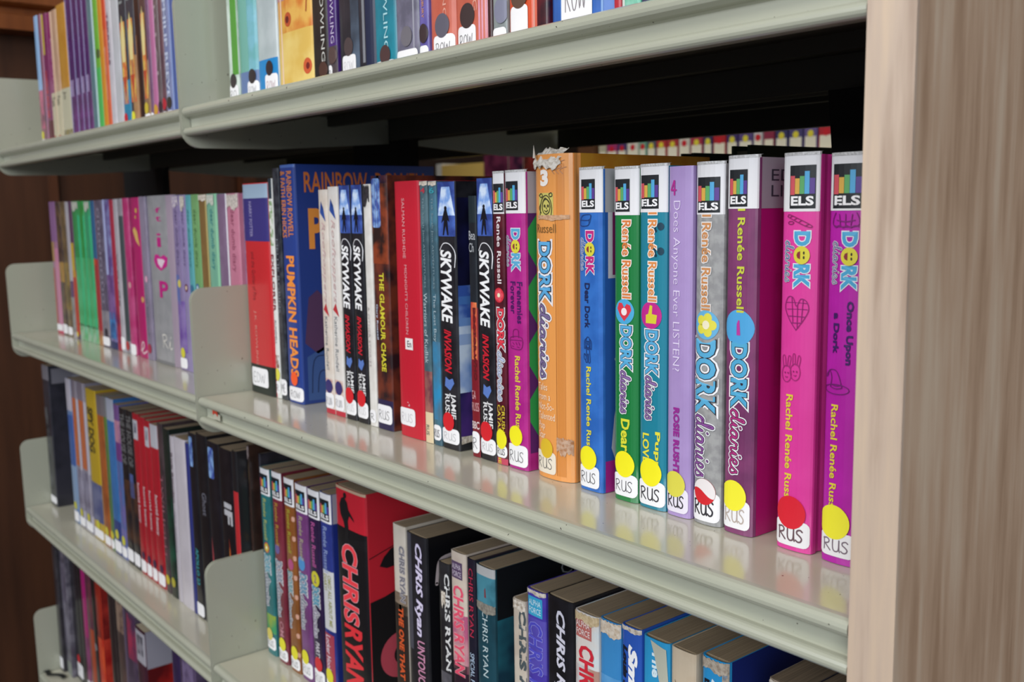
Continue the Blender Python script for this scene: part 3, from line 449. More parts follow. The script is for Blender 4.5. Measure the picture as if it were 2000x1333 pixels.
 {'x':-0.3771,'y':0.0,'z':0.0003,'w':0.0176,'h':0.1969,'c':['ab92c8','a58cc2', 40],'label':'lavender paperback numbered 4 with thin pale lettering','group':'books on the second shelf of the right bay','ops':[('A','four', 0.04, 0.078, 0.2, 0.4,'b0248c', {'hw':0.0005,'n':'numeral'}), ('T','Does Anyone Ever LISTEN?', 0.095, 0.575, 0.22, 0.58,'e3d6f2', {'b':-0.01}), ('T','ROSIE RUSHTON', 0.68, 0.925, 0.34, 0.6,'92288c', {'b':0.05}), ('D', 0.905, 0.42, 7.5,'d8d04c'), ('L','RUS', 0.915, 0.988, {'u':(0.02, 0.94),'col':'e2dcea','hw':0.0004}), ('R', 0, 1, 0, 1,'8a6aac', {'s':'side'})],'rc':0.004,'d':0.125},
 {'x':-0.3579,'y':0.0,'z':0.0003,'w':0.0192,'h':0.1972,'c':['8f8f90','a2a2a2', 180],'label':'silver book with blue title lettering and a half-torn red dot','group':'books on the second shelf of the right bay','ops':[('E', 0.135, 0.035, 0.13, 0.12, 0.9), ('T','l Renée Russell', 0.135, 0.395, 0.32, 0.64,'c98a54', {'o':[(0.09,'e2dedc')],'b':0.02}), ('FLOWER', 0.435,'66aed8','e0d84c', 0.008), ('DD', 0.475, 0.685, 0.87, 0.1, 0.84,'58aad4','8a4f9a'), ('D', 0.905, 0.5, 7.4,'cf1e2a'), ('HD', 0.905, 0.5, 7.4,'e6dfe0'), ('L','RUS', 0.905, 0.99, {'u':(0.01, 0.98),'hw':0.0005}), ('R', 0, 1, 0, 1,'77777a', {'s':'side'})],'sleeve':1,'rc':0.004,'d':0.13,'rough':0.22,'coat':0.7,'k':'hb'},
 {'x':-0.3362,'y':0.0,'z':0.0003,'w':0.0195,'h':0.1994,'c':['83406e','6f3660', 40],'label':'purple book with a blue circle bearing a 1 and a deep magenta cover','group':'books on the second shelf of the right bay','ops':[('E', 0.13, 0.03, 0.125, 0.12, 0.72), ('T','l Renée Russell', 0.13, 0.4, 0.42, 0.66,'c8cc44', {'b':0.02}), ('C', 0.44, 0.5, 9.5,'4fa4da'), ('P', [(0.44, 0.46), (0.56, 0.46), (0.56, 0.455), (0.53, 0.455), (0.53, 0.42), (0.49, 0.42), (0.44, 0.43), (0.44, 0.436), (0.485, 0.43), (0.485, 0.455), (0.44, 0.455)],'b83a9c', {'lay':5,'n':'numeral'}), ('DD', 0.48, 0.655, 0.84, 0.26, 0.8,'4fa6cf','b0307c'), ('D', 0.895, 0.4, 8.4,'f0e834'), ('L','RUS', 0.905, 0.985, {'u':(0.0, 0.93),'ink':'b6a8a0','hw':0.0004}), ('R', 0, 0.13, 0, 1,'a59aa4', {'s':'side','n':'library_sticker'}), ('H','EDUCATIONAL\nLIBRARY', 0.03, 0.1, 0.06, 0.9,'3a3a44', {'s':'side','b':0,'n':'sticker_text'}), ('R', 0, 1, 0, 1,'b0146e', {'s':'side'}), ('R', 0.6, 0.99, 0.26, 0.3,'e0a0c4', {'s':'side','lay':2}), ('MOT', 0.3, 0.6, 0.1, 0.9,'a0125f','b81a78', 20, {'s':'side','lay':2})],'sleeve':1,'rc':0.004,'d':0.135,'coat':0.7},
 {'x':-0.3018,'y':0.0,'z':0.0003,'w':0.0209,'h':0.199,'c':['e0429f','dc3c9a', 40],'label':'bright pink book with a heart and slipper drawings and a red dot','group':'books on the second shelf of the right bay','ops':[('E', 0.137, 0.025, 0.13, 0.24, 0.92), ('A','pencil', 0.145, 0.175, 0.2, 0.85,'8a1860'), ('DL', 0.185, 0.325,'48a4d0','5a6a9a', 0.4, {'W':0.42}), ('A','heart', 0.345, 0.43, 0.18, 0.82,'8a1c6c', {'hw':0.0002}), ('A','slippers', 0.49, 0.565, 0.1, 0.66,'a02474', {'hw':0.0002}), ('T','Rachel Renée Russell', 0.595, 0.895, 0.26, 0.46,'e0cc3c', {'b':0.02}), ('D', 0.9, 0.46, 8.6,'d81c30'), ('L','RUS', 0.92, 0.988, {'u':(0.0, 0.97),'hw':0.00045,'ink':'6a5058'}), ('R', 0, 0.137, 0, 1,'a88ea0', {'s':'side','n':'library_sticker'}), ('H','EDU\nLIB', 0.03, 0.1, 0.2, 0.9,'3a3a44', {'s':'side','b':0,'n':'sticker_text'}), ('R', 0.137, 0.72, 0, 1,'a81a68', {'s':'side'}), ('R', 0.72, 1, 0, 1,'b8a418', {'s':'side'}), ('A','curls', 0.5, 0.66, 0.1, 0.5,'2a2030', {'s':'side','hw':0.0006})],'sleeve':1,'rc':0.003,'d':0.13,'k':'hb'},
 {'x':-0.2752,'y':0.0,'z':0.0003,'w':0.0196,'h':0.1977,'c':['b823a8','b020a0', 40],'label':'deep magenta book with a witch hat drawing and a yellow dot, last on the right','group':'books on the second shelf of the right bay','ops':[('E', 0.13, 0.02, 0.125, 0.12, 0.9), ('A','crown', 0.135, 0.17, 0.15, 0.85,'7a1470'), ('DL', 0.18, 0.32,'48a4d0','6a6a9a', 0.42, {'W':0.4}), ('T','Once Upon', 0.345, 0.5, 0.55, 0.78,'3c1460', {'b':0.04}), ('T','a Dork', 0.375, 0.475, 0.24, 0.4,'3c1460', {'b':0.04}), ('A','hat', 0.515, 0.575, 0.02, 0.72,'6a1468', {'hw':0.0002}), ('T','Rachel Renée Russell', 0.6, 0.89, 0.24, 0.44,'e0cc3c', {'b':0.02}), ('D', 0.895, 0.4, 8.6,'f0e834'), ('L','RUS', 0.92, 0.982, {'u':(0.0, 0.98),'hw':0.00035,'ink':'7a6a78'}), ('MOT', 0.0, 1, 0, 1,'9a1c90','c87ac0', 30, {'s':'side'})],'sleeve':1,'rc':0.003,'d':0.13,'k':'hb'},
 {'x':-0.9116,'y':-0.014,'z':0.2743,'w':0.0204,'h':0.205,'c':['cfdcd2','b8c8bc', 90],'label':'thin white and green book in a clear jacket, first on the top right shelf','group':'books on the top shelf of the right bay','ops':[('R', 0, 0.86, 0.45, 1,'4c8f2a'), ('D', 0.885, 0.5, 6.5,'2f2428'), ('L','RO', 0.905, 0.98)],'sleeve':1},
 {'x':-0.89,'y':-0.014,'z':0.2743,'w':0.0378,'h':0.205,'c':'5fa89c','label':'glossy sea green book with a blue-grey foot','group':'books on the top shelf of the right bay','ops':[('R', 0.86, 1, 0, 1,'5f76a4'), ('D', 0.885, 0.75, 6.5,'2f2428'), ('L','ROW', 0.905, 0.98, {'u':(0.5, 1),'ink':'a0a0a8'}), ('MOT', 0, 0.86, 0.6, 1,'78b4c4','68a8ac', 60)],'coat':0.9,'rough':0.12,'rc':0.004},
 {'x':-0.8512,'y':-0.014,'z':0.2743,'w':0.0403,'h':0.205,'c':['b9c3c6','a9b5b8', 30],'label':'pale grey book with a bright blue foot band','group':'books on the top shelf of the right bay','ops':[('R', 0.83, 1, 0, 0.96,'1d83c4'), ('D', 0.87, 0.62, 6.5,'2f2428'), ('L','ROW', 0.895, 0.99, {'u':(0.4, 0.95),'ink':'a0707c'})],'coat':0.9,'rough':0.12,'rc':0.004},
 {'x':-0.8099,'y':-0.014,'z':0.2743,'w':0.0615,'h':0.207,'c':['d9a94a','c8662c', 26],'label':'thick glossy book with swirling orange and yellow artwork','group':'books on the top shelf of the right bay','ops':[('MOT', 0, 0.62, 0, 0.45,'9a7cb4','c88a6a', 30), ('MOT', 0.3, 0.75, 0.3, 1,'d07a34','e0b058', 40), ('MOT', 0.75, 1, 0, 1,'d9b55c','e3c878', 30), ('C', 0.7, 0.35, 6,'b8502a'), ('C', 0.7, 0.33, 3,'5a1a1c'), ('C', 0.9, 0.85, 6.5,'c85a34'), ('C', 0.9, 0.86, 2.8,'6a1c1c'), ('R', 0, 0.98, 0.12, 0.16,'e8c9b4'), ('A','arc', 0.52, 0.78, 0.2, 0.9,'a84e28', {'hw':0.0008}), ('A','arc', 0.28, 0.5, 0.25, 0.95,'b05a30', {'hw':0.0009}), ('C', 0.42, 0.32, 5,'a8482a'), ('C', 0.42, 0.33, 2.4,'4c1618')],'coat':0.9,'rough':0.15,'rc':0.003},
 {'x':-0.7475,'y':-0.014,'z':0.2743,'w':0.0237,'h':0.205,'c':['1c1c1d','2a2624', 40],'label':'black book with grey upright lettering, left of the thin purple one','group':'books on the top shelf of the right bay','ops':[('T','J.K. ROWLING', 0.5, 0.9, 0.55, 0.85,'c9c9c4', {'b':0}), ('MOT', 0, 0.42, 0, 1,'4a6a70','c0ccc0', 40), ('D', 0.93, 0.7, 6.5,'4a3028')],'coat':0.6},
 {'x':-0.723,'y':-0.014,'z':0.2743,'w':0.0139,'h':0.205,'c':['4a2a78','3c2068', 50],'label':'thin violet book with silver lettering','group':'books on the top shelf of the right bay','ops':[('MOT', 0, 0.5, 0, 1,'8a86a0','5a4680', 60), ('T','J.K. ROWLING', 0.54, 0.84, 0.3, 0.8,'c0b6d2', {'b':0}), ('R', 0.85, 1, 0, 1,'4a4248'), ('D', 0.885, 0.55, 6.5,'52403e'), ('L','R', 0.92, 0.985, {'u':(0.0, 0.5)})],'coat':0.8,'rough':0.15},
 {'x':-0.7084,'y':-0.014,'z':0.2743,'w':0.0554,'h':0.207,'c':['2c2d36','1f232c', 30],'label':'very thick glossy black book on the top shelf, with reflections painted on its spine','group':'books on the top shelf of the right bay','ops':[('MOT', 0, 1, 0.4, 0.62,'56667a','2f3844', 20), ('R', 0, 0.94, 0.7, 0.76,'7d8088'), ('R', 0, 1, 0.78, 1,'1a2440'), ('D', 0.87, 0.33, 7,'4a3e40'), ('L','ROW', 0.9, 0.975, {'u':(0.14, 0.52),'ink':'c0c0c4'})],'coat':1,'rough':0.1,'rc':0.005},  # glare stripe and blotchy reflections are colour laid on the spine
 {'x':-0.6522,'y':-0.014,'z':0.2743,'w':0.0278,'h':0.205,'c':['1d8296','1a7488', 50],'label':'teal book with widely spaced pale lettering','group':'books on the top shelf of the right bay','ops':[('T','J.K. ROWLING', 0.52, 0.92, 0.4, 0.66,'a8d4dc', {'b':0}), ('D', 0.93, 0.5, 7,'4a3434'), ('L','', 0.95, 0.99)],'coat':0.8,'rough':0.14},
 {'x':-0.6237,'y':-0.014,'z':0.2743,'w':0.0281,'h':0.205,'c':['77758a','5e5e70', 60],'label':'grey-lilac book with a worn silver picture, right of the teal one','group':'books on the top shelf of the right bay','ops':[('MOT', 0, 0.72, 0.15, 0.65,'a8b4d0','6c6c88', 60), ('R', 0, 0.99, 0.78, 0.84,'9a9aa8'), ('D', 0.885, 0.5, 7,'6d6a72'), ('L','', 0.93, 0.99)],'coat':0.9,'rough':0.14},
 {'x':-0.5943,'y':-0.014,'z':0.2743,'w':0.0113,'h':0.205,'c':['6b62a8','5a5298', 40],'label':'thin periwinkle blue book between grey-lilac and salmon books','group':'books on the top shelf of the right bay','ops':[('T','BLOOMSBURY', 0.7, 0.84, 0.35, 0.6,'c08a70'), ('D', 0.89, 0.5, 6.5,'3a2c30'), ('L','', 0.93, 0.99)],'coat':0.8,'rough':0.14},
 {'x':-0.5824,'y':-0.014,'z':0.2743,'w':0.0292,'h':0.205,'c':['cf7560','c0604e', 30],'label':'salmon orange book in a creased clear jacket, left of the pair','group':'books on the top shelf of the right bay','ops':[('MOT', 0.3, 1, 0, 1,'c86a56','b85a48', 26), ('T','J.K. ROWLING', 0.5, 0.86, 0.55, 0.72,'dca090', {'b':0}), ('MOT', 0.55, 0.75, 0.0, 0.5,'d89a94','cc6a58', 60), ('D', 0.88, 0.55, 8,'5c5a68'), ('L','ROW', 0.91, 0.99, {'u':(0.2, 0.97)})],'coat':1,'rough':0.1,'rc':0.005},
 {'x':-0.5526,'y':-0.014,'z':0.2743,'w':0.0348,'h':0.205,'c':['cf7560','c0604e', 30],'label':'salmon orange book in a creased clear jacket, right of the pair and wider','group':'books on the top shelf of the right bay','ops':[('MOT', 0.3, 1, 0, 1,'c86a56','b85a48', 26), ('T','J.K. ROWLING', 0.5, 0.86, 0.55, 0.72,'dca090', {'b':0}), ('MOT', 0.55, 0.75, 0.0, 0.5,'d89a94','cc6a58', 60), ('MOT', 0, 1, 0.75, 0.97,'d8a4bc','d08090', 30), ('D', 0.87, 0.42, 8,'3c2f30'), ('L','ROW', 0.9, 0.99, {'u':(0.1, 0.68)})],'coat':1,'rough':0.1,'rc':0.005},
 {'x':-0.5173,'y':-0.014,'z':0.2743,'w':0.0047,'h':0.205,'c':'3c1c20','label':'very thin book, yellow above and dark brown below','group':'books on the top shelf of the right bay','ops':[('R', 0, 0.78, 0, 1,'cfc22e')]},
 {'x':-0.512,'y':-0.014,'z':0.2743,'w':0.0144,'h':0.205,'c':['8b9494','7c8688', 50],'label':'silver-grey book with pale lettering beside the orange one','group':'books on the top shelf of the right bay','ops':[('T','VICTORIOUS', 0.4, 0.8, 0.4, 0.75,'c9d2d8', {'b':0.02}), ('D', 0.88, 0.65, 8,'7d7f94'), ('L','', 0.93, 0.99)],'coat':1,'rough':0.12},
 {'x':-0.4971,'y':-0.014,'z':0.2743,'w':0.0268,'h':0.205,'c':['d4502a','c4461f', 40],'label':'vivid orange book with a brown dot','group':'books on the top shelf of the right bay','ops':[('D', 0.85, 0.45, 8,'5c4438'), ('L','', 0.88, 0.97, {'u':(0.12, 0.75)}), ('R', 0, 1, 0.9, 0.94,'c88070')],'coat':0.9,'rough':0.14,'rc':0.004},
 {'x':-0.4698,'y':-0.014,'z':0.2743,'w':0.0107,'h':0.205,'c':['561824','2a1420', 60],'label':'dark red mottled book between the orange and the blue ones','group':'books on the top shelf of the right bay','ops':[],'coat':0.7},
 {'x':-0.4587,'y':-0.014,'z':0.2743,'w':0.054,'h':0.207,'c':['2c5ca8','3568b8', 30],'label':'very thick blue book with a large white label','group':'books on the top shelf of the right bay','ops':[('R', 0, 1, 0.2, 0.28,'6f94cc'), ('L','ROW', 0.78, 0.97, {'u':(0.22, 0.7),'ink':'8a8488','hw':0.0004,'t':0.35,'bt':0.8}), ('D', 0.79, 0.45, 8,'3a2028'), ('R', 0, 1, 0.82, 0.85,'7fa2d4')],'coat':0.9,'rough':0.12,'rc':0.006},
 {'x':-0.4043,'y':-0.014,'z':0.2743,'w':0.0055,'h':0.205,'c':'b02a38','label':'thin crimson book beside the very thick blue one','group':'books on the top shelf of the right bay','ops':[]},
 {'x':-0.3984,'y':-0.014,'z':0.2743,'w':0.0141,'h':0.205,'c':['4fa88c','8ac4b0', 60],'label':'mint green book on the top right shelf','group':'books on the top shelf of the right bay','ops':[('R', 0, 1, 0.0, 0.2,'d0d8d4')]},
 {'x':-0.3839,'y':-0.014,'z':0.2743,'w':0.0213,'h':0.205,'c':'3c3f60','label':'slate blue book, rightmost of those on the top right shelf','group':'books on the top shelf of the right bay','ops':[]},
 {'x':-1.5914,'y':-0.006,'z':0.2743,'w':0.0185,'h':0.1874,'c':'8a5a6a','label':'thin book, pale blue above and pink below, first on the top left shelf','group':'books on the top shelf of the left bay','ops':[('R', 0, 0.56, 0, 1,'8fb4dc'), ('MOT', 0.56, 0.85, 0, 1,'c46a86','7a4a5a', 60), ('D', 0.9, 0.5, 6,'d8d24a'), ('L','', 0.93, 0.99)]},
 {'x':-1.5721,'y':-0.006,'z':0.2743,'w':0.0177,'h':0.1863,'c':['7a3440','6a4458', 60],'label':'dull red-brown book with a pink edge, second on the top left shelf','group':'books on the top shelf of the left bay','ops':[('R', 0, 1, 0.78, 1,'b88aa8'), ('MOT', 0.5, 0.8, 0, 0.7,'7a4a66','5a3a50', 60)]},
 {'x':-1.5537,'y':-0.006,'z':0.2743,'w':0.0244,'h':0.1838,'c':'7a2a5c','label':'magenta and yellow book with pinkish lettering','group':'books on the top shelf of the left bay','ops':[('R', 0.0, 0.3, 0, 0.45,'c8b83a'), ('T','CHARLIE AND ME', 0.42, 0.78, 0.15, 0.6,'c04a58', {'b':0.05}), ('R', 0.8, 1, 0, 1,'5c2430'), ('D', 0.95, 0.5, 5,'8a3038')]},
 {'x':-1.5285,'y':-0.006,'z':0.2743,'w':0.0237,'h':0.1818,'c':'8c2468','label':'magenta book with a cream lower half, left of the tan ones','group':'books on the top shelf of the left bay','ops':[('T','Friends and foes', 0.2, 0.58, 0.55, 0.8,'c88ab0'), ('R', 0, 0.9, 0.8, 1,'cfae94'), ('R', 0.6, 1, 0, 1,'bfb79c'), ('T','Tom', 0.63, 0.7, 0.2, 0.8,'3a3430'), ('D', 0.95, 0.3, 5,'b8503a')]},
 {'x':-1.5041,'y':-0.006,'z':0.2743,'w':0.0224,'h':0.1819,'c':['b9957c','c4a488', 40],'label':'tan book with a cream lower half and small black print','group':'books on the top shelf of the left bay','ops':[('R', 0.6, 1, 0, 1,'bfb79c'), ('T','Tom', 0.63, 0.7, 0.2, 0.8,'3a3430'), ('D', 0.95, 0.3, 5,'b8503a')]},
 {'x':-1.481,'y':-0.006,'z':0.2743,'w':0.041,'h':0.1842,'c':['c08c34','b9822c', 40],'label':'ochre yellow book with a grey-cream lower half','group':'books on the top shelf of the left bay','ops':[('R', 0.6, 1, 0, 1,'b8b49c'), ('T','Jo', 0.62, 0.68, 0.3, 0.6,'3a3430'), ('MOT', 0.9, 1, 0, 1,'c0ac50','b8b49c', 60)]},
 {'x':-1.4393,'y':-0.006,'z':0.2743,'w':0.0263,'h':0.212,'c':['4c2160','3f1a54', 40],'label':'leftmost of the four matching dark purple books','group':'books on the top shelf of the left bay','ops':[('T','JACQUELINE', 0.05, 0.5, 0.35, 0.6,'7c5490', {'b':0}), ('MOT', 0.62, 0.72, 0.25, 0.75,'8a78a0','9a8ab0', 50), ('MOT', 0.72, 0.97, 0, 1,'6a3a74','54305e', 50), ('R', 0.1, 0.96, 0.12, 0.26,'a6a8dc')],'coat':0.9,'rough':0.12},  # pale upright streak: highlight painted on this and the next three spines
 {'x':-1.4124,'y':-0.006,'z':0.2743,'w':0.0228,'h':0.212,'c':['4c2160','3f1a54', 40],'label':'second from the left of the four matching dark purple books','group':'books on the top shelf of the left bay','ops':[('T','JACQUELINE', 0.05, 0.5, 0.35, 0.6,'7c5490', {'b':0}), ('MOT', 0.62, 0.72, 0.25, 0.75,'8a78a0','9a8ab0', 50), ('MOT', 0.72, 0.97, 0, 1,'6a3a74','54305e', 50), ('R', 0.1, 0.96, 0.12, 0.26,'a6a8dc')],'coat':0.9,'rough':0.12},
 {'x':-1.3889,'y':-0.006,'z':0.2743,'w':0.0196,'h':0.212,'c':['4c2160','3f1a54', 40],'label':'third from the left of the four matching dark purple books','group':'books on the top shelf of the left bay','ops':[('T','JACQUELINE', 0.05, 0.5, 0.35, 0.6,'7c5490', {'b':0}), ('MOT', 0.62, 0.72, 0.25, 0.75,'8a78a0','9a8ab0', 50), ('MOT', 0.72, 0.97, 0, 1,'6a3a74','54305e', 50), ('R', 0.1, 0.96, 0.12, 0.26,'a6a8dc')],'coat':0.9,'rough':0.12},
 {'x':-1.3686,'y':-0.006,'z':0.2743,'w':0.0201,'h':0.212,'c':['4c2160','3f1a54', 40],'label':'rightmost of the four matching dark purple books, beside the blue-grey one','group':'books on the top shelf of the left bay','ops':[('T','JACQUELINE', 0.05, 0.5, 0.35, 0.6,'7c5490', {'b':0}), ('MOT', 0.62, 0.72, 0.25, 0.75,'8a78a0','9a8ab0', 50), ('MOT', 0.72, 0.97, 0, 1,'6a3a74','54305e', 50), ('R', 0.1, 0.96, 0.12, 0.26,'a6a8dc')],'coat':0.9,'rough':0.12},
 {'x':-1.3479,'y':-0.006,'z':0.2743,'w':0.0221,'h':0.212,'c':['5f8088','547680', 50],'label':'blue-grey book between dark purple and lime green','group':'books on the top shelf of the left bay','ops':[('R', 0, 1, 0.85, 1,'b0c8cc')]},
 {'x':-1.3246,'y':-0.006,'z':0.2743,'w':0.0176,'h':0.21,'c':'6cae38','label':'lime green book on the top left shelf','group':'books on the top shelf of the left bay','ops':[('R', 0.6, 1, 0, 1,'4cae58'), ('C', 0.52, 0.7, 6,'4a5a30')]},
 {'x':-1.3064,'y':-0.006,'z':0.2743,'w':0.0151,'h':0.21,'c':'cc8a26','label':'amber orange book beside the lime green one','group':'books on the top shelf of the left bay','ops':[]},
 {'x':-1.2906,'y':-0.006,'z':0.2743,'w':0.0137,'h':0.21,'c':'d0603a','label':'red-orange book with a faded middle','group':'books on the top shelf of the left bay','ops':[('R', 0, 0.4, 0, 1,'c84a2a'), ('MOT', 0.5, 0.8, 0, 0.6,'d8907a','cc7050', 50)]},
 {'x':-1.2758,'y':-0.006,'z':0.2743,'w':0.0177,'h':0.205,'c':['cac6cc','bfbbc4', 30],'label':'white book with small plum lettering','group':'books on the top shelf of the left bay','ops':[('T','TERRORS', 0.3, 0.6, 0.2, 0.5,'7a3a5c', {'b':0.03})]},
 {'x':-1.2575,'y':-0.006,'z':0.2743,'w':0.0255,'h':0.21,'c':['c4c6cc','b8babf', 20],'label':'plain white blank spine in the middle of the top left shelf','group':'books on the top shelf of the left bay','ops':[],'coat':0.8},
 {'x':-1.2315,'y':-0.006,'z':0.2743,'w':0.0252,'h':0.208,'c':['2c3440','242a34', 40],'label':'dark book with a flame on its spine and a blue foot','group':'books on the top shelf of the left bay','ops':[('T','Tell', 0.12, 0.3, 0.2, 0.7,'8a9090'), ('MOT', 0.4, 0.85, 0.2, 0.8,'d0603c','e8c860', 50), ('P', [(0.5, 0.36), (0.8, 0.5), (0.7, 0.62), (0.3, 0.62), (0.2, 0.5)],'e0d090'), ('P', [(0.5, 0.84), (0.75, 0.7), (0.25, 0.7)],'b84a30'), ('R', 0.72, 0.97, 0.0, 1,'2f7fa4'), ('D', 0.93, 0.3, 6.5,'c42030'), ('L','', 0.95, 1)]},
 {'x':-1.2057,'y':-0.006,'z':0.2743,'w':0.0259,'h':0.208,'c':['383c48','2e323c', 40],'label':'dark book with a flame on its spine, tan foot and yellow dot','group':'books on the top shelf of the left bay','ops':[('T','Tell', 0.12, 0.3, 0.2, 0.7,'8a9090'), ('MOT', 0.4, 0.85, 0.2, 0.8,'d0603c','e8c860', 50), ('P', [(0.5, 0.36), (0.8, 0.5), (0.7, 0.62), (0.3, 0.62), (0.2, 0.5)],'e0d090'), ('P', [(0.5, 0.84), (0.75, 0.7), (0.25, 0.7)],'b84a30'), ('MOT', 0.6, 1, 0.4, 1,'b08a64','a07850', 30), ('D', 0.93, 0.3, 6.5,'e0dc3c')]},
 {'x':-1.1793,'y':-0.006,'z':0.2743,'w':0.0176,'h':0.208,'c':'301a14','label':'dark brown book between two flame spines','group':'books on the top shelf of the left bay','ops':[('MOT', 0.5, 0.95, 0, 0.4,'8a6244','6a4430', 30)]},
 {'x':-1.1612,'y':-0.006,'z':0.2743,'w':0.0187,'h':0.208,'c':['4c3638','6a4a40', 40],'label':'brown book with a flame on its spine, rightmost of the three','group':'books on the top shelf of the left bay','ops':[('T','Tell', 0.12, 0.3, 0.2, 0.7,'8a9090'), ('MOT', 0.4, 0.85, 0.2, 0.8,'d0603c','e8c860', 50), ('P', [(0.5, 0.36), (0.8, 0.5), (0.7, 0.62), (0.3, 0.62), (0.2, 0.5)],'e0d090'), ('P', [(0.5, 0.84), (0.75, 0.7), (0.25, 0.7)],'b84a30'), ('MOT', 0.65, 0.97, 0.2, 1,'9a7a5c','866850', 30), ('D', 0.9, 0.4, 6.5,'c8b03c'), ('L','', 0.93, 0.99)]},
 {'x':-1.142,'y':-0.006,'z':0.2743,'w':0.0091,'h':0.208,'c':['6e4a6c','7a5a78', 40],'label':'narrow mauve book left of the pink one','group':'books on the top shelf of the left bay','ops':[('L','', 0.93, 0.99)]},
 {'x':-1.1324,'y':-0.006,'z':0.2743,'w':0.0137,'h':0.208,'c':'b9709c','label':'rose pink book with an amber dot','group':'books on the top shelf of the left bay','ops':[('D', 0.92, 0.5, 6,'c8963a'), ('L','', 0.95, 1)]},
 {'x':-1.1182,'y':-0.006,'z':0.2743,'w':0.0125,'h':0.208,'c':['6c5c60','5c5054', 50],'label':'grey-brown book with worn lettering and a dark dot','group':'books on the top shelf of the left bay','ops':[('T','MORTAL', 0.1, 0.8, 0.2, 0.7,'9a8c90', {'b':0}), ('D', 0.91, 0.5, 6,'3c2c34')]},
 {'x':-1.1052,'y':-0.006,'z':0.2743,'w':0.0119,'h':0.208,'c':['6c4a54','54404a', 50],'label':'grey-maroon book with a red dot on the top left shelf','group':'books on the top shelf of the left bay','ops':[('D', 0.9, 0.5, 6.5,'b02c38'), ('L','', 0.94, 1)]},
 {'x':-1.0929,'y':-0.006,'z':0.2743,'w':0.0174,'h':0.208,'c':['6f78a8','8088ac', 30],'label':'greyish blue book with pale block lettering down its spine','group':'books on the top shelf of the left bay','ops':[('T','PHILIP REEVE', 0.38, 0.88, 0.2, 0.7,'bcc4dc', {'b':0.03}), ('D', 0.9, 0.5, 6.5,'3c3430'), ('L','', 0.94, 1)],'coat':0.8},
 {'x':-1.075,'y':-0.006,'z':0.2743,'w':0.0144,'h':0.208,'c':'4c5f9c','label':'blue book at the right end, against the shelf side plate','group':'books on the top shelf of the left bay','ops':[('R', 0, 1, 0, 0.4,'8fa4d8')]},
 {'x':-1.6079,'y':0.0,'z':0.0003,'w':0.0301,'h':0.1966,'c':'a0708c','label':'pink and mauve book at the left end of the second shelf','group':'books on the second shelf of the left bay','ops':[('R', 0, 0.3, 0, 1,'86608c'), ('R', 0.3, 0.45, 0, 0.5,'a88a5a'), ('R', 0.5, 1, 0.0, 0.35,'b0504a'), ('R', 0.35, 0.95, 0.5, 1,'bc7c98'), ('L','', 0.93, 0.98), ('R', 0.98, 1, 0, 1,'c04060')]},
 {'x':-1.5765,'y':0.0,'z':0.0003,'w':0.0235,'h':0.1961,'c':['3a2c2c','6a5138', 60],'label':'dark brown book with a gold band, second from the left','group':'books on the second shelf of the left bay','ops':[('MOT', 0.45, 0.6, 0, 1,'a07a3c','8a6a38', 40), ('L','', 0.92, 0.99)]},
 {'x':-1.5518,'y':0.0,'z':0.0003,'w':0.0241,'h':0.1958,'c':['5a4a34','7a6444', 60],'label':'brown and gold streaked book, third from the left','group':'books on the second shelf of the left bay','ops':[('MOT', 0.45, 0.8, 0, 1,'8a7034','5a4a30', 40), ('L','', 0.93, 0.99)]},
 {'x':-1.5264,'y':0.0,'z':0.0003,'w':0.0145,'h':0.1954,'c':'a8a4ac','label':'thin silver-grey book with a purple patch','group':'books on the second shelf of the left bay','ops':[('R', 0.58, 0.7, 0, 1,'5a4468'), ('MOT', 0.7, 0.96, 0, 1,'7c7a78','909090', 40)]},
 {'x':-1.5107,'y':0.0,'z':0.0003,'w':0.0166,'h':0.1959,'c':'5a3c58','label':'narrow plum book with a red and yellow lower part','group':'books on the second shelf of the left bay','ops':[('R', 0.3, 0.55, 0.1, 0.9,'c0a030'), ('R', 0.5, 0.97, 0, 1,'b04030'), ('D', 0.97, 0.5, 4,'d8c040')]},
 {'x':-1.4929,'y':0.0,'z':0.0003,'w':0.0335,'h':0.1956,'c':['2f8a4a','3c9a5c', 40],'label':'emerald green book with a torn pale head, leftmost of the three green ones','group':'books on the second shelf of the left bay','ops':[('W', 0.0, 0.08, 0.1, 0.9, {'c':'b9b9ae','c2':'98a090'}), ('MOT', 0.4, 0.9, 0, 1,'3f9a5c','4cae74', 40), ('R', 0.1, 0.95, 0.78, 0.95,'36b484'), ('MOT', 0.88, 1, 0, 1,'9ab8a0','5aa46c', 40)]},
 {'x':-1.4583,'y':0.0,'z':0.0003,'w':0.0213,'h':0.195,'c':['2c8a3c','39a45c', 40],'label':'narrow emerald green book, middle of the three green ones','group':'books on the second shelf of the left bay','ops':[('MOT', 0.4, 0.9, 0, 1,'3f9a5c','4cae74', 40), ('R', 0.1, 0.95, 0.78, 0.95,'36b484'), ('MOT', 0.88, 1, 0, 1,'9ab8a0','5aa46c', 40)]},
 {'x':-1.4359,'y':0.0,'z':0.0003,'w':0.0261,'h':0.1947,'c':['32966a','3ca46c', 40],'label':'emerald green book with a torn pale head, rightmost of the three green ones','group':'books on the second shelf of the left bay','ops':[('W', 0.0, 0.08, 0.1, 0.9, {'c':'b9b9ae','c2':'98a090'}), ('MOT', 0.4, 0.9, 0, 1,'3f9a5c','4cae74', 40), ('R', 0.1, 0.95, 0.78, 0.95,'36b484'), ('MOT', 0.88, 1, 0, 1,'9ab8a0','5aa46c', 40)]},
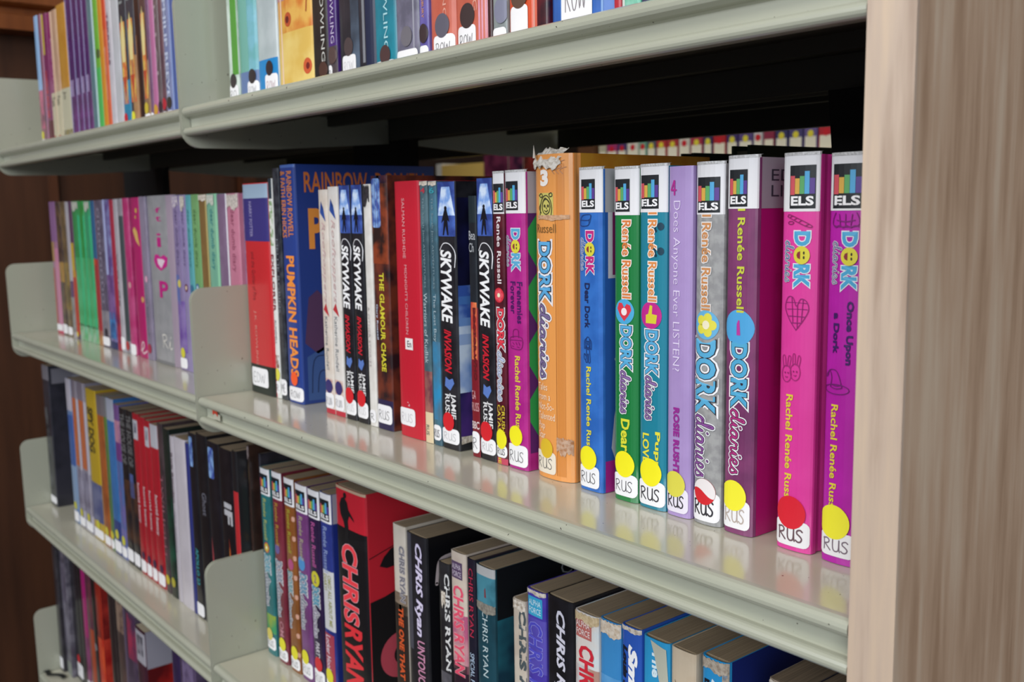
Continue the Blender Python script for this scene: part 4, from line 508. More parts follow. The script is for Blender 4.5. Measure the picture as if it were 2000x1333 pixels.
 {'x':-1.4088,'y':0.0,'z':0.0003,'w':0.017,'h':0.195,'c':'a03034','label':'thin book, blue above and red below, beside the green ones','group':'books on the second shelf of the left bay','ops':[('R', 0, 0.4, 0, 1,'2c5c84'), ('C', 0.42, 0.5, 5,'c04a34'), ('MOT', 0.9, 1, 0, 1,'b08a5c','904040', 40)]},
 {'x':-1.3907,'y':0.0,'z':0.0003,'w':0.0309,'h':0.1953,'c':['544c60','686074', 60],'label':'dark grey-lilac book with a beaded column of print','group':'books on the second shelf of the left bay','ops':[('T','oooooooo', 0.05, 0.7, 0.3, 0.7,'8c8498', {'b':0}), ('MOT', 0.75, 0.92, 0, 1,'8a848c','74707c', 40), ('D', 0.9, 0.6, 6,'2c2430'), ('L','', 0.93, 0.99)]},
 {'x':-1.3588,'y':0.0,'z':0.0003,'w':0.0273,'h':0.1955,'c':['5c4684','8088b4', 40],'label':'violet book with a bright blue patch near its foot','group':'books on the second shelf of the left bay','ops':[('R', 0, 0.5, 0.1, 0.45,'a8b0dc'), ('MOT', 0.5, 0.8, 0, 1,'5c3a74','7c5c94', 40), ('MOT', 0.75, 0.93, 0.1, 0.9,'3c80bc','2c4a80', 40), ('R', 0.95, 1, 0, 1,'2c3460')],'coat':0.8},
 {'x':-1.3305,'y':0.0,'z':0.0003,'w':0.0145,'h':0.195,'c':'a02840','label':'thin crimson book between violet and white','group':'books on the second shelf of the left bay','ops':[('MOT', 0.7, 0.95, 0, 1,'6a2048','a03048', 40)]},
 {'x':-1.315,'y':0.0,'z':0.0003,'w':0.0157,'h':0.1954,'c':['a8a4ac','b8b4bc', 40],'label':'whitish grey book left of the pink pair','group':'books on the second shelf of the left bay','ops':[('T','words', 0.35, 0.7, 0.2, 0.6,'7c7880'), ('L','', 0.9, 0.985)]},
 {'x':-1.2984,'y':0.0,'z':0.0003,'w':0.0177,'h':0.1957,'c':['8c8890','a09ca4', 40],'label':'grey book with a long dark slate panel','group':'books on the second shelf of the left bay','ops':[('R', 0.11, 0.92, 0.25, 1,'3f4a4e'), ('D', 0.95, 0.5, 6,'b03a3c')]},
 {'x':-1.2798,'y':0.0,'z':0.0003,'w':0.0209,'h':0.1961,'c':['b02c6a','bc4c80', 40],'label':'glossy pink book, left of the two bright pink ones','group':'books on the second shelf of the left bay','ops':[('C', 0.55, 0.6, 4,'d0a0a0'), ('L','', 0.93, 1)],'coat':0.8},
 {'x':-1.2478,'y':0.0,'z':0.0003,'w':0.0268,'h':0.1961,'c':'b01c66','label':'deep pink book with gold shapes, right of the two bright pink ones','group':'books on the second shelf of the left bay','ops':[('P', [(0.1, 0.2), (0.5, 0.27), (0.9, 0.3), (0.7, 0.21), (0.4, 0.18)],'cfa860'), ('C', 0.08, 0.7, 3,'c8a850'), ('C', 0.12, 0.6, 2,'c8a850'), ('C', 0.63, 0.85, 3.6,'c8985c'), ('SH','e', 0.9, 0.97, 0.3, 0.95,'dcc8cc', 0.0009, {'n':'lettering'})],'coat':0.5},
 {'x':-1.22,'y':0.0,'z':0.0003,'w':0.0208,'h':0.1968,'c':['8a8096','7c7488', 40],'label':'lilac-grey book between the deep pink and the silver ones','group':'books on the second shelf of the left bay','ops':[('C', 0.5, 0.6, 4,'d8a0b8'), ('T','LISA GREENWALD', 0.6, 0.85, 0.3, 0.6,'6c6474', {'b':0}), ('D', 0.93, 0.5, 6,'a02c48')],'coat':0.7},
 {'x':-1.1982,'y':0.0,'z':0.0003,'w':0.0845,'h':0.197,'c':['8f9094','9a9a9e', 60],'label':'very thick silver book with pink letters and a heart','group':'books on the second shelf of the left bay','ops':[('R', 0, 1, 0.8, 1,'9c8c9c'), ('R', 0, 1, 0.0, 0.06,'cfd0d8'), ('H','i', 0.22, 0.3, 0.4, 0.56,'b8207c', {'b':0.0}), ('H','f', 0.07, 0.1, 0.4, 0.6,'b8207c'), ('H','t', 0.12, 0.15, 0.4, 0.6,'b8207c'), ('P', [(0.5, 0.44), (0.32, 0.42), (0.24, 0.38), (0.3, 0.345), (0.42, 0.345), (0.5, 0.36), (0.62, 0.345), (0.76, 0.36), (0.72, 0.41)],'c02484', {'n':'heart','lay':3}), ('P', [(0.52, 0.425), (0.4, 0.4), (0.38, 0.37), (0.48, 0.37), (0.58, 0.37), (0.66, 0.38)],'dcc8d4', {'n':'heart','lay':4}), ('H','P', 0.5, 0.6, 0.4, 0.72,'b8207c', {'b':0.03}), ('SH','Ri', 0.82, 0.9, 0.4, 0.75,'dcd8d0', 0.0007, {'n':'lettering'}), ('R', 0.98, 1, 0, 1,'77777a')],'rc':0.006,'coat':0.9,'rough':0.14},
 {'x':-1.1129,'y':0.0,'z':0.0003,'w':0.0213,'h':0.1959,'c':['8a7ca4','7a6c98', 40],'label':'purple book with a torn white head, right of the thick silver one','group':'books on the second shelf of the left bay','ops':[('W', 0, 0.08, 0.1, 0.9, {'c':'c8c0c0','c2':'7a5aa0'}), ('R', 0.45, 0.62, 0.0, 0.5,'5c6ca8'), ('C', 0.5, 0.5, 4.5,'cfc060'), ('MOT', 0.6, 0.9, 0, 1,'6a4c98','8874ac', 40), ('D', 0.9, 0.5, 6,'d0c83c'), ('L','', 0.93, 0.99), ('T','dear dumb diary', 0.08, 0.4, 0.3, 0.7,'5c4c78', {'b':0})]},
 {'x':-1.0908,'y':0.0,'z':0.0003,'w':0.0167,'h':0.196,'c':['8c80ac','9488b0', 40],'label':'lilac book with a torn head and a small heart badge','group':'books on the second shelf of the left bay','ops':[('T','dear dumb diary', 0.08, 0.4, 0.3, 0.7,'5a4a78', {'b':0}), ('W', 0, 0.1, 0.2, 0.9, {'c':'d0c8bc','c2':'a09890'}), ('C', 0.52, 0.5, 4.5,'6a2c44'), ('C', 0.52, 0.5, 2.5,'d8c8b0')]},
 {'x':-1.0733,'y':0.0,'z':0.0003,'w':0.014,'h':0.1957,'c':['5ca4ac','4c9aa4', 40],'label':'turquoise book on the second left shelf','group':'books on the second shelf of the left bay','ops':[('T','dear dumb diary', 0.08, 0.4, 0.3, 0.7,'2c6a74', {'b':0}), ('C', 0.52, 0.5, 4.5,'3a6a8c')]},
 {'x':-1.0585,'y':0.0,'z':0.0003,'w':0.0205,'h':0.1959,'c':['74a46c','6c9c64', 40],'label':'leaf green book beside the brown one','group':'books on the second shelf of the left bay','ops':[('T','dear dumb diary', 0.08, 0.4, 0.3, 0.7,'466e44', {'b':0}), ('C', 0.51, 0.4, 4.5,'3a6a9c'), ('C', 0.51, 0.4, 2.2,'c0d4dc')]},
 {'x':-1.0372,'y':0.0,'z':0.0003,'w':0.0199,'h':0.1955,'c':['7c6038','8a6c40', 40],'label':'brown book between two green ones','group':'books on the second shelf of the left bay','ops':[('W', 0, 0.04, 0, 1), ('R', 0, 1, 0.9, 1,'a89860')]},
 {'x':-1.0167,'y':0.0,'z':0.0003,'w':0.0263,'h':0.1956,'c':['74ac94','84b498', 40],'label':'mint green book with a torn white head','group':'books on the second shelf of the left bay','ops':[('T','dear dumb diary', 0.08, 0.4, 0.3, 0.7,'2c8088', {'b':0}), ('W', 0, 0.07, 0.1, 0.8, {'c':'cfcfc4','c2':'a0a89c'}), ('R', 0, 1, 0.84, 1,'8cc4a0')]},
 {'x':-0.9897,'y':0.0,'z':0.0003,'w':0.0233,'h':0.195,'c':['7c6480','8a7490', 40],'label':'dusty mauve book with a pink heart badge','group':'books on the second shelf of the left bay','ops':[('C', 0.5, 0.7, 4.5,'c04884'), ('C', 0.5, 0.7, 2.4,'e0d0d8'), ('R', 0, 0.6, 0.93, 1,'d8d4dc')]},
 {'x':-0.9657,'y':0.0,'z':0.0003,'w':0.027,'h':0.195,'c':['c07890','c88098', 40],'label':'rose pink book with a badly torn head','group':'books on the second shelf of the left bay','ops':[('T','dear dumb diary', 0.08, 0.4, 0.3, 0.7,'944a64', {'b':0}), ('W', 0, 0.09, 0.0, 1, {'c':'cfc4bc','c2':'a09890'})]},
 {'x':-0.9384,'y':0.005,'z':0.0003,'w':0.0051,'h':0.1951,'c':['8a7a9c','93849f', 40],'label':'lilac book at the right end, beside the shelf side plate','group':'books on the second shelf of the left bay','ops':[('T','dear dumb diary', 0.08, 0.4, 0.3, 0.7,'64547c', {'b':0})]},
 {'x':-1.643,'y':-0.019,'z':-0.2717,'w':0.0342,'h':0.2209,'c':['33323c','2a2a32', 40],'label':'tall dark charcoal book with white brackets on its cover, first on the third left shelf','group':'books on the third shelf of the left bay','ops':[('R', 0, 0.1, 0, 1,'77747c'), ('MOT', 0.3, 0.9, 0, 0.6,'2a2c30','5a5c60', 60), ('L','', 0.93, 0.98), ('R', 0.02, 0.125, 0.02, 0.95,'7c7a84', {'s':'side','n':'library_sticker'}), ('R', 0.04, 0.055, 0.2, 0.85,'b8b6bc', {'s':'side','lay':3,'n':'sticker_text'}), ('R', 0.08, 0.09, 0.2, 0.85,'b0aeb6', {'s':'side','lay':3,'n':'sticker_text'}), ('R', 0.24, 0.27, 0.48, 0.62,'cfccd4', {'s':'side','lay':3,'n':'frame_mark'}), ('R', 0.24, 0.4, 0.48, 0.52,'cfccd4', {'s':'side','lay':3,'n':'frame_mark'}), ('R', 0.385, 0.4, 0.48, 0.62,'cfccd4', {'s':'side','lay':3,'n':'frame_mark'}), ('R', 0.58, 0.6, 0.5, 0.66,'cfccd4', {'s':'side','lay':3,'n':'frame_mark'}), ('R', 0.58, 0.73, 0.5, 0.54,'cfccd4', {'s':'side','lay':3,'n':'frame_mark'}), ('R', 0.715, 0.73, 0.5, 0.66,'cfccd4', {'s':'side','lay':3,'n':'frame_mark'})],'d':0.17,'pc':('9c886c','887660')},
 {'x':-1.5222,'y':-0.018,'z':-0.2717,'w':0.0239,'h':0.2146,'c':['5a78a8','7c94b8', 30],'label':'blue book with a greyish head beside the tall charcoal one','group':'books on the third shelf of the left bay','ops':[('R', 0, 0.22, 0, 1,'b0acb8'), ('R', 0.25, 0.6, 0, 1,'3c5c9c'), ('R', 0.6, 0.9, 0, 1,'8098b8'), ('D', 0.88, 0.5, 6,'c8c43c'), ('L','', 0.92, 0.99)],'pc':('9c886c','887660')},
 {'x':-1.4956,'y':-0.018,'z':-0.2717,'w':0.0278,'h':0.2156,'c':'8a8696','label':'grey book with an orange panel, left of the matching two','group':'books on the third shelf of the left bay','ops':[('R', 0.0, 0.12, 0, 1,'78707c'), ('R', 0.12, 0.58, 0.1, 0.75,'b8643c'), ('MOT', 0.6, 0.88, 0, 1,'6a6478','8a869c', 40), ('R', 0, 0.95, 0.8, 1,'b4b0bc'), ('D', 0.9, 0.5, 6,'c4bc3c'), ('L','', 0.93, 0.99)],'pc':('9c886c','887660')},
 {'x':-1.4659,'y':-0.018,'z':-0.2717,'w':0.0345,'h':0.2163,'c':'8a8696','label':'grey book with an orange panel, right of the matching two','group':'books on the third shelf of the left bay','ops':[('R', 0.0, 0.12, 0, 1,'78707c'), ('R', 0.12, 0.58, 0.1, 0.75,'b8643c'), ('MOT', 0.6, 0.88, 0, 1,'6a6478','8a869c', 40), ('R', 0, 0.95, 0.8, 1,'b4b0bc'), ('D', 0.9, 0.5, 6,'c4bc3c'), ('L','', 0.93, 0.99)],'pc':('9c886c','887660')},
 {'x':-1.4283,'y':-0.018,'z':-0.2717,'w':0.0439,'h':0.2123,'c':'b89a28','label':'mustard yellow book with a blue-grey lower part','group':'books on the third shelf of the left bay','ops':[('T','SPY DOG', 0.12, 0.42, 0.15, 0.7,'3a3420', {'b':0.04}), ('MOT', 0.62, 0.88, 0, 1,'4c527c','6c7090', 40), ('D', 0.9, 0.5, 6.5,'c8c43c'), ('L','', 0.93, 0.99)],'pc':('9c886c','887660')},
 {'x':-1.382,'y':-0.018,'z':-0.2717,'w':0.0269,'h':0.2092,'c':['a85c2c','8c4c28', 40],'label':'rust orange book with a grey head','group':'books on the third shelf of the left bay','ops':[('R', 0, 0.13, 0, 1,'6c6468'), ('D', 0.9, 0.5, 6.5,'c8bc3c'), ('L','', 0.93, 0.99)],'pc':('9c886c','887660')},
 {'x':-1.354,'y':-0.018,'z':-0.2717,'w':0.0126,'h':0.2102,'c':['58783c','4c6c50', 40],'label':'thin moss green book beside the rust orange one','group':'books on the third shelf of the left bay','ops':[('R', 0, 0.13, 0, 1,'706c70'), ('D', 0.9, 0.5, 6,'c8bc3c'), ('L','', 0.93, 0.99)],'pc':('9c886c','887660')},
 {'x':-1.3403,'y':-0.018,'z':-0.2717,'w':0.0289,'h':0.2107,'c':['3a72b0','3468a4', 40],'label':'cornflower blue book with a pale head','group':'books on the third shelf of the left bay','ops':[('R', 0, 0.14, 0, 1,'a0a4b4'), ('R', 0.78, 1, 0, 1,'2c3c78'), ('D', 0.87, 0.5, 6.5,'c8c43c'), ('L','', 0.91, 0.985)],'pc':('9c886c','887660')},
 {'x':-1.3109,'y':-0.018,'z':-0.2717,'w':0.0207,'h':0.206,'c':['4c68a0','6c64a0', 40],'label':'blue book with a pink and purple head','group':'books on the third shelf of the left bay','ops':[('R', 0, 0.1, 0, 1,'6c4c84'), ('MOT', 0.1, 0.24, 0, 1,'b07c94','8c5c84', 40), ('R', 0.24, 0.36, 0.0, 1,'6a3878'), ('R', 0.8, 0.88, 0, 1,'6c68a0'), ('D', 0.88, 0.5, 6.5,'c8c43c'), ('L','', 0.92, 0.985)],'pc':('9c886c','887660')},
 {'x':-1.2892,'y':-0.018,'z':-0.2717,'w':0.0242,'h':0.2044,'c':['18181c','222226', 40],'label':'black book with grey block lettering, left of the matching two','group':'books on the third shelf of the left bay','ops':[('T','THE HOUSE OF', 0.03, 0.35, 0.1, 0.85,'6a6a6c', {'b':0.02}), ('MOT', 0.45, 0.85, 0, 1,'4a3024','1c1a20', 40), ('L','', 0.9, 0.98)],'pc':('9c886c','887660')},
 {'x':-1.2635,'y':-0.018,'z':-0.2717,'w':0.0229,'h':0.2055,'c':['18181c','222226', 40],'label':'black book with grey block lettering, right of the matching two, beside the reds','group':'books on the third shelf of the left bay','ops':[('T','THE HOUSE OF', 0.03, 0.35, 0.1, 0.85,'6a6a6c', {'b':0.02}), ('MOT', 0.45, 0.85, 0, 1,'4a3024','1c1a20', 40), ('L','', 0.9, 0.98), ('R', 0.4, 0.55, 0.1, 0.7,'4c5c94')],'pc':('9c886c','887660')},
 {'x':-1.2386,'y':-0.018,'z':-0.2717,'w':0.0198,'h':0.2053,'c':['a81c2a','9c1a28', 40],'label':'bright red book with white lettering, leftmost of the four reds','group':'books on the third shelf of the left bay','ops':[('R', 0.04, 0.16, 0.1, 0.9,'b4b4bc'), ('MOT', 0.06, 0.12, 0.3, 0.7,'4a4c5c','8a8c9c', 90), ('T','horrid henry', 0.43, 0.68, 0.2, 0.6,'d8c0c4', {'b':0.03}), ('D', 0.88, 0.6, 5,'3a2444'), ('L','', 0.91, 0.985)],'pc':('9c886c','887660')},
 {'x':-1.2173,'y':-0.018,'z':-0.2717,'w':0.0179,'h':0.204,'c':['a81c2a','9c1a28', 40],'label':'bright red book with white lettering, second of the four reds','group':'books on the third shelf of the left bay','ops':[('T','horrid henry', 0.43, 0.68, 0.2, 0.6,'d8c0c4', {'b':0.03}), ('D', 0.88, 0.6, 5,'3a2444'), ('L','', 0.91, 0.985)],'pc':('9c886c','887660')},
 {'x':-1.198,'y':-0.018,'z':-0.2717,'w':0.0174,'h':0.2026,'c':['a81c2a','9c1a28', 40],'label':'bright red book with white lettering, third of the four reds','group':'books on the third shelf of the left bay','ops':[('R', 0.04, 0.16, 0.1, 0.9,'b4b4bc'), ('MOT', 0.06, 0.12, 0.3, 0.7,'4a4c5c','8a8c9c', 90), ('T','horrid henry', 0.43, 0.68, 0.2, 0.6,'d8c0c4', {'b':0.03}), ('D', 0.88, 0.6, 5,'3a2444'), ('L','', 0.91, 0.985)],'pc':('9c886c','887660')},
 {'x':-1.1792,'y':-0.018,'z':-0.2717,'w':0.0243,'h':0.2011,'c':['a81c2a','9c1a28', 40],'label':'crimson book with white lettering, rightmost of the four reds','group':'books on the third shelf of the left bay','ops':[('T','horrid henry', 0.43, 0.68, 0.2, 0.6,'d8c0c4', {'b':0.03}), ('D', 0.88, 0.6, 5,'3a2444'), ('L','', 0.91, 0.985), ('R', 0.0, 0.14, 0.0, 1,'b0b0b8')],'pc':('9c886c','887660')},
 {'x':-1.1531,'y':-0.018,'z':-0.2717,'w':0.0151,'h':0.2059,'c':['3a3034','4a3c40', 50],'label':'dark grey-brown book right of the reds','group':'books on the third shelf of the left bay','ops':[('T','TWILIGHT', 0.3, 0.8, 0.2, 0.7,'94606c', {'b':0}), ('D', 0.92, 0.5, 6,'c0b030')],'pc':('9c886c','887660')},
 {'x':-1.1362,'y':-0.018,'z':-0.2717,'w':0.0183,'h':0.2025,'c':['1c2824','14201c', 40],'label':'very dark green book left of the thick white one','group':'books on the third shelf of the left bay','ops':[('MOT', 0.4, 0.9, 0, 1,'1a4a38','14201c', 30), ('D', 0.91, 0.5, 6,'a8a030')],'pc':('9c886c','887660')},
 {'x':-1.1146,'y':-0.018,'z':-0.2717,'w':0.0102,'h':0.197,'c':'b8b2ba','label':'thin white book with grey lettering against the blank white one','group':'books on the third shelf of the left bay','ops':[('T','Rick Riordan', 0.1, 0.4, 0.2, 0.7,'6a5a64', {'b':0.02}), ('T','the heroes', 0.45, 0.7, 0.2, 0.7,'9a94a0')],'pc':('9c886c','887660')},
 {'x':-1.1035,'y':-0.018,'z':-0.2717,'w':0.0338,'h':0.1983,'c':['c6c0c8','bdb7bf', 20],'label':'thick blank white spine on the third shelf','group':'books on the third shelf of the left bay','ops':[],'rc':0.002,'pc':('9c886c','887660')},
 {'x':-1.069,'y':-0.018,'z':-0.2717,'w':0.0096,'h':0.1966,'c':'2c3478','label':'narrow navy blue spine right of the blank white one','group':'books on the third shelf of the left bay','ops':[],'pc':('9c886c','887660')},
 {'x':-1.0586,'y':-0.018,'z':-0.2717,'w':0.0211,'h':0.2104,'c':['15161c','1e1f26', 40],'label':'black book with a blue crystal near its head, left of the two','group':'books on the third shelf of the left bay','ops':[('MOT', 0.02, 0.18, 0.15, 0.6,'3c50a0','8ab0e0', 100, {'rad':0.003,'n':'crystal'}), ('T','APOLLO 23', 0.62, 0.82, 0.3, 0.65,'3a949c', {'b':0.03}), ('L','', 0.92, 0.99)],'pc':('9c886c','887660')},
 {'x':-1.0363,'y':-0.018,'z':-0.2717,'w':0.0275,'h':0.213,'c':['121318','1a1b20', 40],'label':'plain black book with faint grey lettering','group':'books on the third shelf of the left bay','ops':[('T','Ghost', 0.3, 0.42, 0.4, 0.8,'6c6c78'), ('MOT', 0.75, 0.92, 0.0, 1,'3a3c44','15161c', 120)],'pc':('9c886c','887660')},
 {'x':-1.0081,'y':-0.018,'z':-0.2717,'w':0.0307,'h':0.2099,'c':['14141a','1c1c24', 40],'label':'black book with a blue crystal near its head, right of the two','group':'books on the third shelf of the left bay','ops':[('MOT', 0.03, 0.19, 0.15, 0.6,'3c50a0','8ab0e0', 100, {'rad':0.003,'n':'crystal'}), ('T','APOLLO 23', 0.62, 0.82, 0.3, 0.65,'3a949c', {'b':0.03}), ('P', [(0.1, 0.5), (0.3, 0.7), (0.3, 0.95), (0.0, 0.95)],'a04048')],'pc':('9c886c','887660')},
 {'x':-0.9764,'y':-0.018,'z':-0.2717,'w':0.0317,'h':0.2083,'c':['121218','1c1a20', 40],'label':'black book with white letters and an orange flame','group':'books on the third shelf of the left bay','ops':[('T','iF', 0.27, 0.38, 0.3, 0.9,'b4b4ba', {'b':0.04}), ('P', [(0.55, 0.5), (0.75, 0.62), (0.9, 0.97), (0.4, 0.97)],'d09a3c'), ('P', [(0.55, 0.45), (0.7, 0.62), (0.6, 0.7)],'c04028')],'pc':('9c886c','887660')},
 {'x':-0.9433,'y':-0.018,'z':-0.2717,'w':0.0107,'h':0.2104,'c':'1c1c20','label':'thin red book between black ones','group':'books on the third shelf of the left bay','ops':[('R', 0.2, 1, 0, 1,'b42a30')],'pc':('9c886c','887660')},
 {'x':-0.9323,'y':-0.006,'z':-0.2717,'w':0.0035,'h':0.2155,'c':['2c1c18','3a2620', 40],'label':'dark brown book with a torn reddish head','group':'books on the third shelf of the left bay','ops':[('W', 0, 0.07, 0, 1, {'c':'8c8080','c2':'4a3434'}), ('T','BREAKING DAWN', 0.25, 0.9, 0.3, 0.55,'5a4a40', {'b':0}), ('MOT', 0.08, 0.18, 0.1, 0.9,'4a3c2c','2c2418', 60)],'rc':0.003,'pc':('9c886c','887660')},
 {'x':-0.9284,'y':0.004,'z':-0.2717,'w':0.0035,'h':0.206,'c':['34323c','24242a', 40],'label':'dark slate book at the right end of the third left shelf','group':'books on the third shelf of the left bay','ops':[],'pc':('9c886c','887660')},
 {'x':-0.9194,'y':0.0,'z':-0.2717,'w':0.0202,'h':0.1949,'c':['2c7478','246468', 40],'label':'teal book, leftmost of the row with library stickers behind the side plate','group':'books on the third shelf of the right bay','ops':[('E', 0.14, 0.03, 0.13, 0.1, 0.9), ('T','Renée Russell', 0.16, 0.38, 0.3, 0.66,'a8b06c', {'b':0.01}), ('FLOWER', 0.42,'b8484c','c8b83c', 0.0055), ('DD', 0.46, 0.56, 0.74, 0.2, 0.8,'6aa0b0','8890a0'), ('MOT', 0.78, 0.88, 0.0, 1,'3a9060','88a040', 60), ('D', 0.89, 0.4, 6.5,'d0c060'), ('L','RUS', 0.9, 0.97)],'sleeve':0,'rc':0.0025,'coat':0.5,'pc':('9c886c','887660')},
 {'x':-0.8934,'y':0.0,'z':-0.2717,'w':0.0201,'h':0.1963,'c':['7a2c3c','6c2434', 40],'label':'wine red book, second of the row with library stickers','group':'books on the third shelf of the right bay','ops':[('E', 0.14, 0.03, 0.13, 0.1, 0.9), ('T','Renée Russell', 0.16, 0.38, 0.3, 0.66,'b08c3c', {'b':0.01}), ('C', 0.4, 0.4, 5,'6a5a94'), ('DD', 0.46, 0.58, 0.76, 0.2, 0.8,'9098a8','8890a0'), ('T','OMG', 0.78, 0.9, 0.3, 0.7,'b8808c'), ('D', 0.9, 0.5, 6.8,'dcd42c'), ('L','RUS', 0.925, 0.985)],'sleeve':0,'rc':0.0025,'coat':0.5,'pc':('9c886c','887660')},
 {'x':-0.8673,'y':0.0,'z':-0.2717,'w':0.0197,'h':0.1954,'c':['8c5428','7a4a24', 40],'label':'brown book with a scalloped pink edge, third of the row with library stickers','group':'books on the third shelf of the right bay','ops':[('E', 0.14, 0.03, 0.13, 0.1, 0.9), ('T','Renée Russell', 0.16, 0.38, 0.3, 0.66,'a8a03c', {'b':0.01}), ('C', 0.44, 0.5, 5.5,'b04c7c'), ('DD', 0.48, 0.6, 0.78, 0.1, 0.6,'7aa0a8','8890a0'), ('D', 0.9, 0.5, 6.8,'dcd42c'), ('L','RUS', 0.925, 0.985), ('C', 0.2, 0.9, 2.6,'c89884'), ('C', 0.30000000000000004, 0.9, 2.6,'c89884'), ('C', 0.4, 0.9, 2.6,'c89884'), ('C', 0.5, 0.9, 2.6,'c89884'), ('C', 0.6000000000000001, 0.9, 2.6,'c89884'), ('C', 0.7, 0.9, 2.6,'c89884'), ('C', 0.8, 0.9, 2.6,'c89884'), ('C', 0.9000000000000001, 0.9, 2.6,'c89884')],'sleeve':0,'rc':0.0025,'coat':0.5,'pc':('9c886c','887660')},
 {'x':-0.844,'y':0.0,'z':-0.2717,'w':0.0225,'h':0.1941,'c':['74407c','68386c', 40],'label':'violet book with a blue disc, fourth of the row with library stickers','group':'books on the third shelf of the right bay','ops':[('E', 0.14, 0.03, 0.13, 0.1, 0.9), ('T','Renée Russell', 0.16, 0.38, 0.3, 0.66,'a8a088', {'b':0.01}), ('C', 0.4, 0.4, 7,'4a8cc8'), ('DD', 0.45, 0.56, 0.74, 0.2, 0.8,'6a94b0','8890a0'), ('D', 0.88, 0.4, 7,'dcd42c'), ('L','RUS', 0.9, 0.98)],'sleeve':0,'rc':0.0025,'coat':0.5,'pc':('9c886c','887660')},
 {'x':-0.8191,'y':0.0,'z':-0.2717,'w':0.0213,'h':0.1943,'c':['2c1c44','241838', 40],'label':'dark aubergine book with a yellow disc, fifth of the row with library stickers','group':'books on the third shelf of the right bay','ops':[('E', 0.14, 0.03, 0.13, 0.1, 0.9), ('T','Renée Russell', 0.16, 0.38, 0.3, 0.66,'b85898', {'b':0.01}), ('C', 0.44, 0.5, 7.5,'c8c034'), ('H','2', 0.42, 0.46, 0.4, 0.6,'6a4a80'), ('DD', 0.48, 0.58, 0.74, 0.2, 0.8,'5a9ab4','a098b0'), ('T','PARTY TIME', 0.76, 0.92, 0.3, 0.65,'c8c4cc', {'b':0.03}), ('D', 0.87, 0.5, 7,'c82430'), ('L','RUS', 0.9, 0.98)],'sleeve':0,'rc':0.0025,'coat':0.5,'pc':('9c886c','887660')},
 {'x':-0.7959,'y':0.0,'z':-0.2717,'w':0.0202,'h':0.1959,'c':['2c3a88','243078', 40],'label':'navy blue book with a white title panel, sixth of the row with library stickers','group':'books on the third shelf of the right bay','ops':[('E', 0.14, 0.03, 0.13, 0.1, 0.9), ('T','Renée Russell', 0.16, 0.38, 0.3, 0.66,'8c9cc8', {'b':0.01}), ('R', 0.37, 0.66, 0.15, 1.0,'c9c9cc'), ('T','OMG! ALL ABOUT ME\nDIARY!', 0.39, 0.64, 0.2, 0.85,'94944c'), ('R', 0.68, 1, 0, 0.9,'a03c50'), ('T','Locker Hook', 0.69, 0.87, 0.2, 0.6,'d4ccd8'), ('D', 0.89, 0.4, 7,'dcd42c'), ('L','RUS', 0.91, 0.985), ('R', 0, 1, 0, 1,'1c3080', {'s':'side'}), ('R', 0, 0.14, 0, 1,'a4a2b0', {'s':'side','lay':3,'n':'library_sticker'})],'sleeve':0,'rc':0.0025,'coat':0.5,'pc':('9c886c','887660')},
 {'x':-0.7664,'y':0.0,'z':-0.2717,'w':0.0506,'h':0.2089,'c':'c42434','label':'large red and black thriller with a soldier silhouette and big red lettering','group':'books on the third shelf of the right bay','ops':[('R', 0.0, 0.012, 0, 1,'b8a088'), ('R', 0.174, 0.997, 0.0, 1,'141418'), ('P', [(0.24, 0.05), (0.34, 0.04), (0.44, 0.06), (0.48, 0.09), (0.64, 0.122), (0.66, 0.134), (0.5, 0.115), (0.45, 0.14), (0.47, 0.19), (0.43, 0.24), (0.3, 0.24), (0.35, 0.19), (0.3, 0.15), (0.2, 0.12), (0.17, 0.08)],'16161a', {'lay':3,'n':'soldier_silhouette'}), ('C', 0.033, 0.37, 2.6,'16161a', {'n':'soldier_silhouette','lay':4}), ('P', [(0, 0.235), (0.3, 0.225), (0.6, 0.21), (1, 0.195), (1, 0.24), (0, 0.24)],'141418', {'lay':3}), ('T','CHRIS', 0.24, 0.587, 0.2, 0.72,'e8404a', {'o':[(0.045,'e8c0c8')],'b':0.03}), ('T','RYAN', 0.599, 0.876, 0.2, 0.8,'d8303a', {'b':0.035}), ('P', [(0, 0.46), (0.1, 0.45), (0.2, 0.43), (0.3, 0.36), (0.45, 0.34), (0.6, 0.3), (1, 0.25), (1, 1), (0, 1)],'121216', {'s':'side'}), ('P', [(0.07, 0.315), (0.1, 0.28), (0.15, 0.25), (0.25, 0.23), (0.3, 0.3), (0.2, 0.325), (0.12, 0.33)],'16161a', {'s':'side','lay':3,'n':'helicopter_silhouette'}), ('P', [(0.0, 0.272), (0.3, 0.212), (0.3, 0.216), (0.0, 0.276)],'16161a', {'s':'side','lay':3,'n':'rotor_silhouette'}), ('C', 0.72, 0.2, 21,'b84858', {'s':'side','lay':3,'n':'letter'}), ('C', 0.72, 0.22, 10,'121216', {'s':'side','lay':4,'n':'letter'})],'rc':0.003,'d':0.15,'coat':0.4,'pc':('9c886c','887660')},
 {'x':-0.6725,'y':0.0,'z':-0.2717,'w':0.0185,'h':0.1956,'c':['cdc4b8','c2b8aa', 40],'label':'cream and dark brown book with orange lettering, right of the big red one','group':'books on the third shelf of the right bay','ops':[('R', 0.341, 0.997, 0, 1,'2c2420'), ('MOT', 0.291, 0.382, 0, 1,'8a7a68','3a2e28', 40), ('T','CHRIS RYAN', 0.086, 0.327, 0.55, 0.9,'6a6870', {'o':[(0.08,'a8a4a8')]}), ('T','THE ONE THAT GOT AWAY', 0.354, 0.927, 0.35, 0.75,'d0582c', {'b':0.04})],'d':0.115,'rc':0.002,'name':'book','pc':('9c886c','887660')},
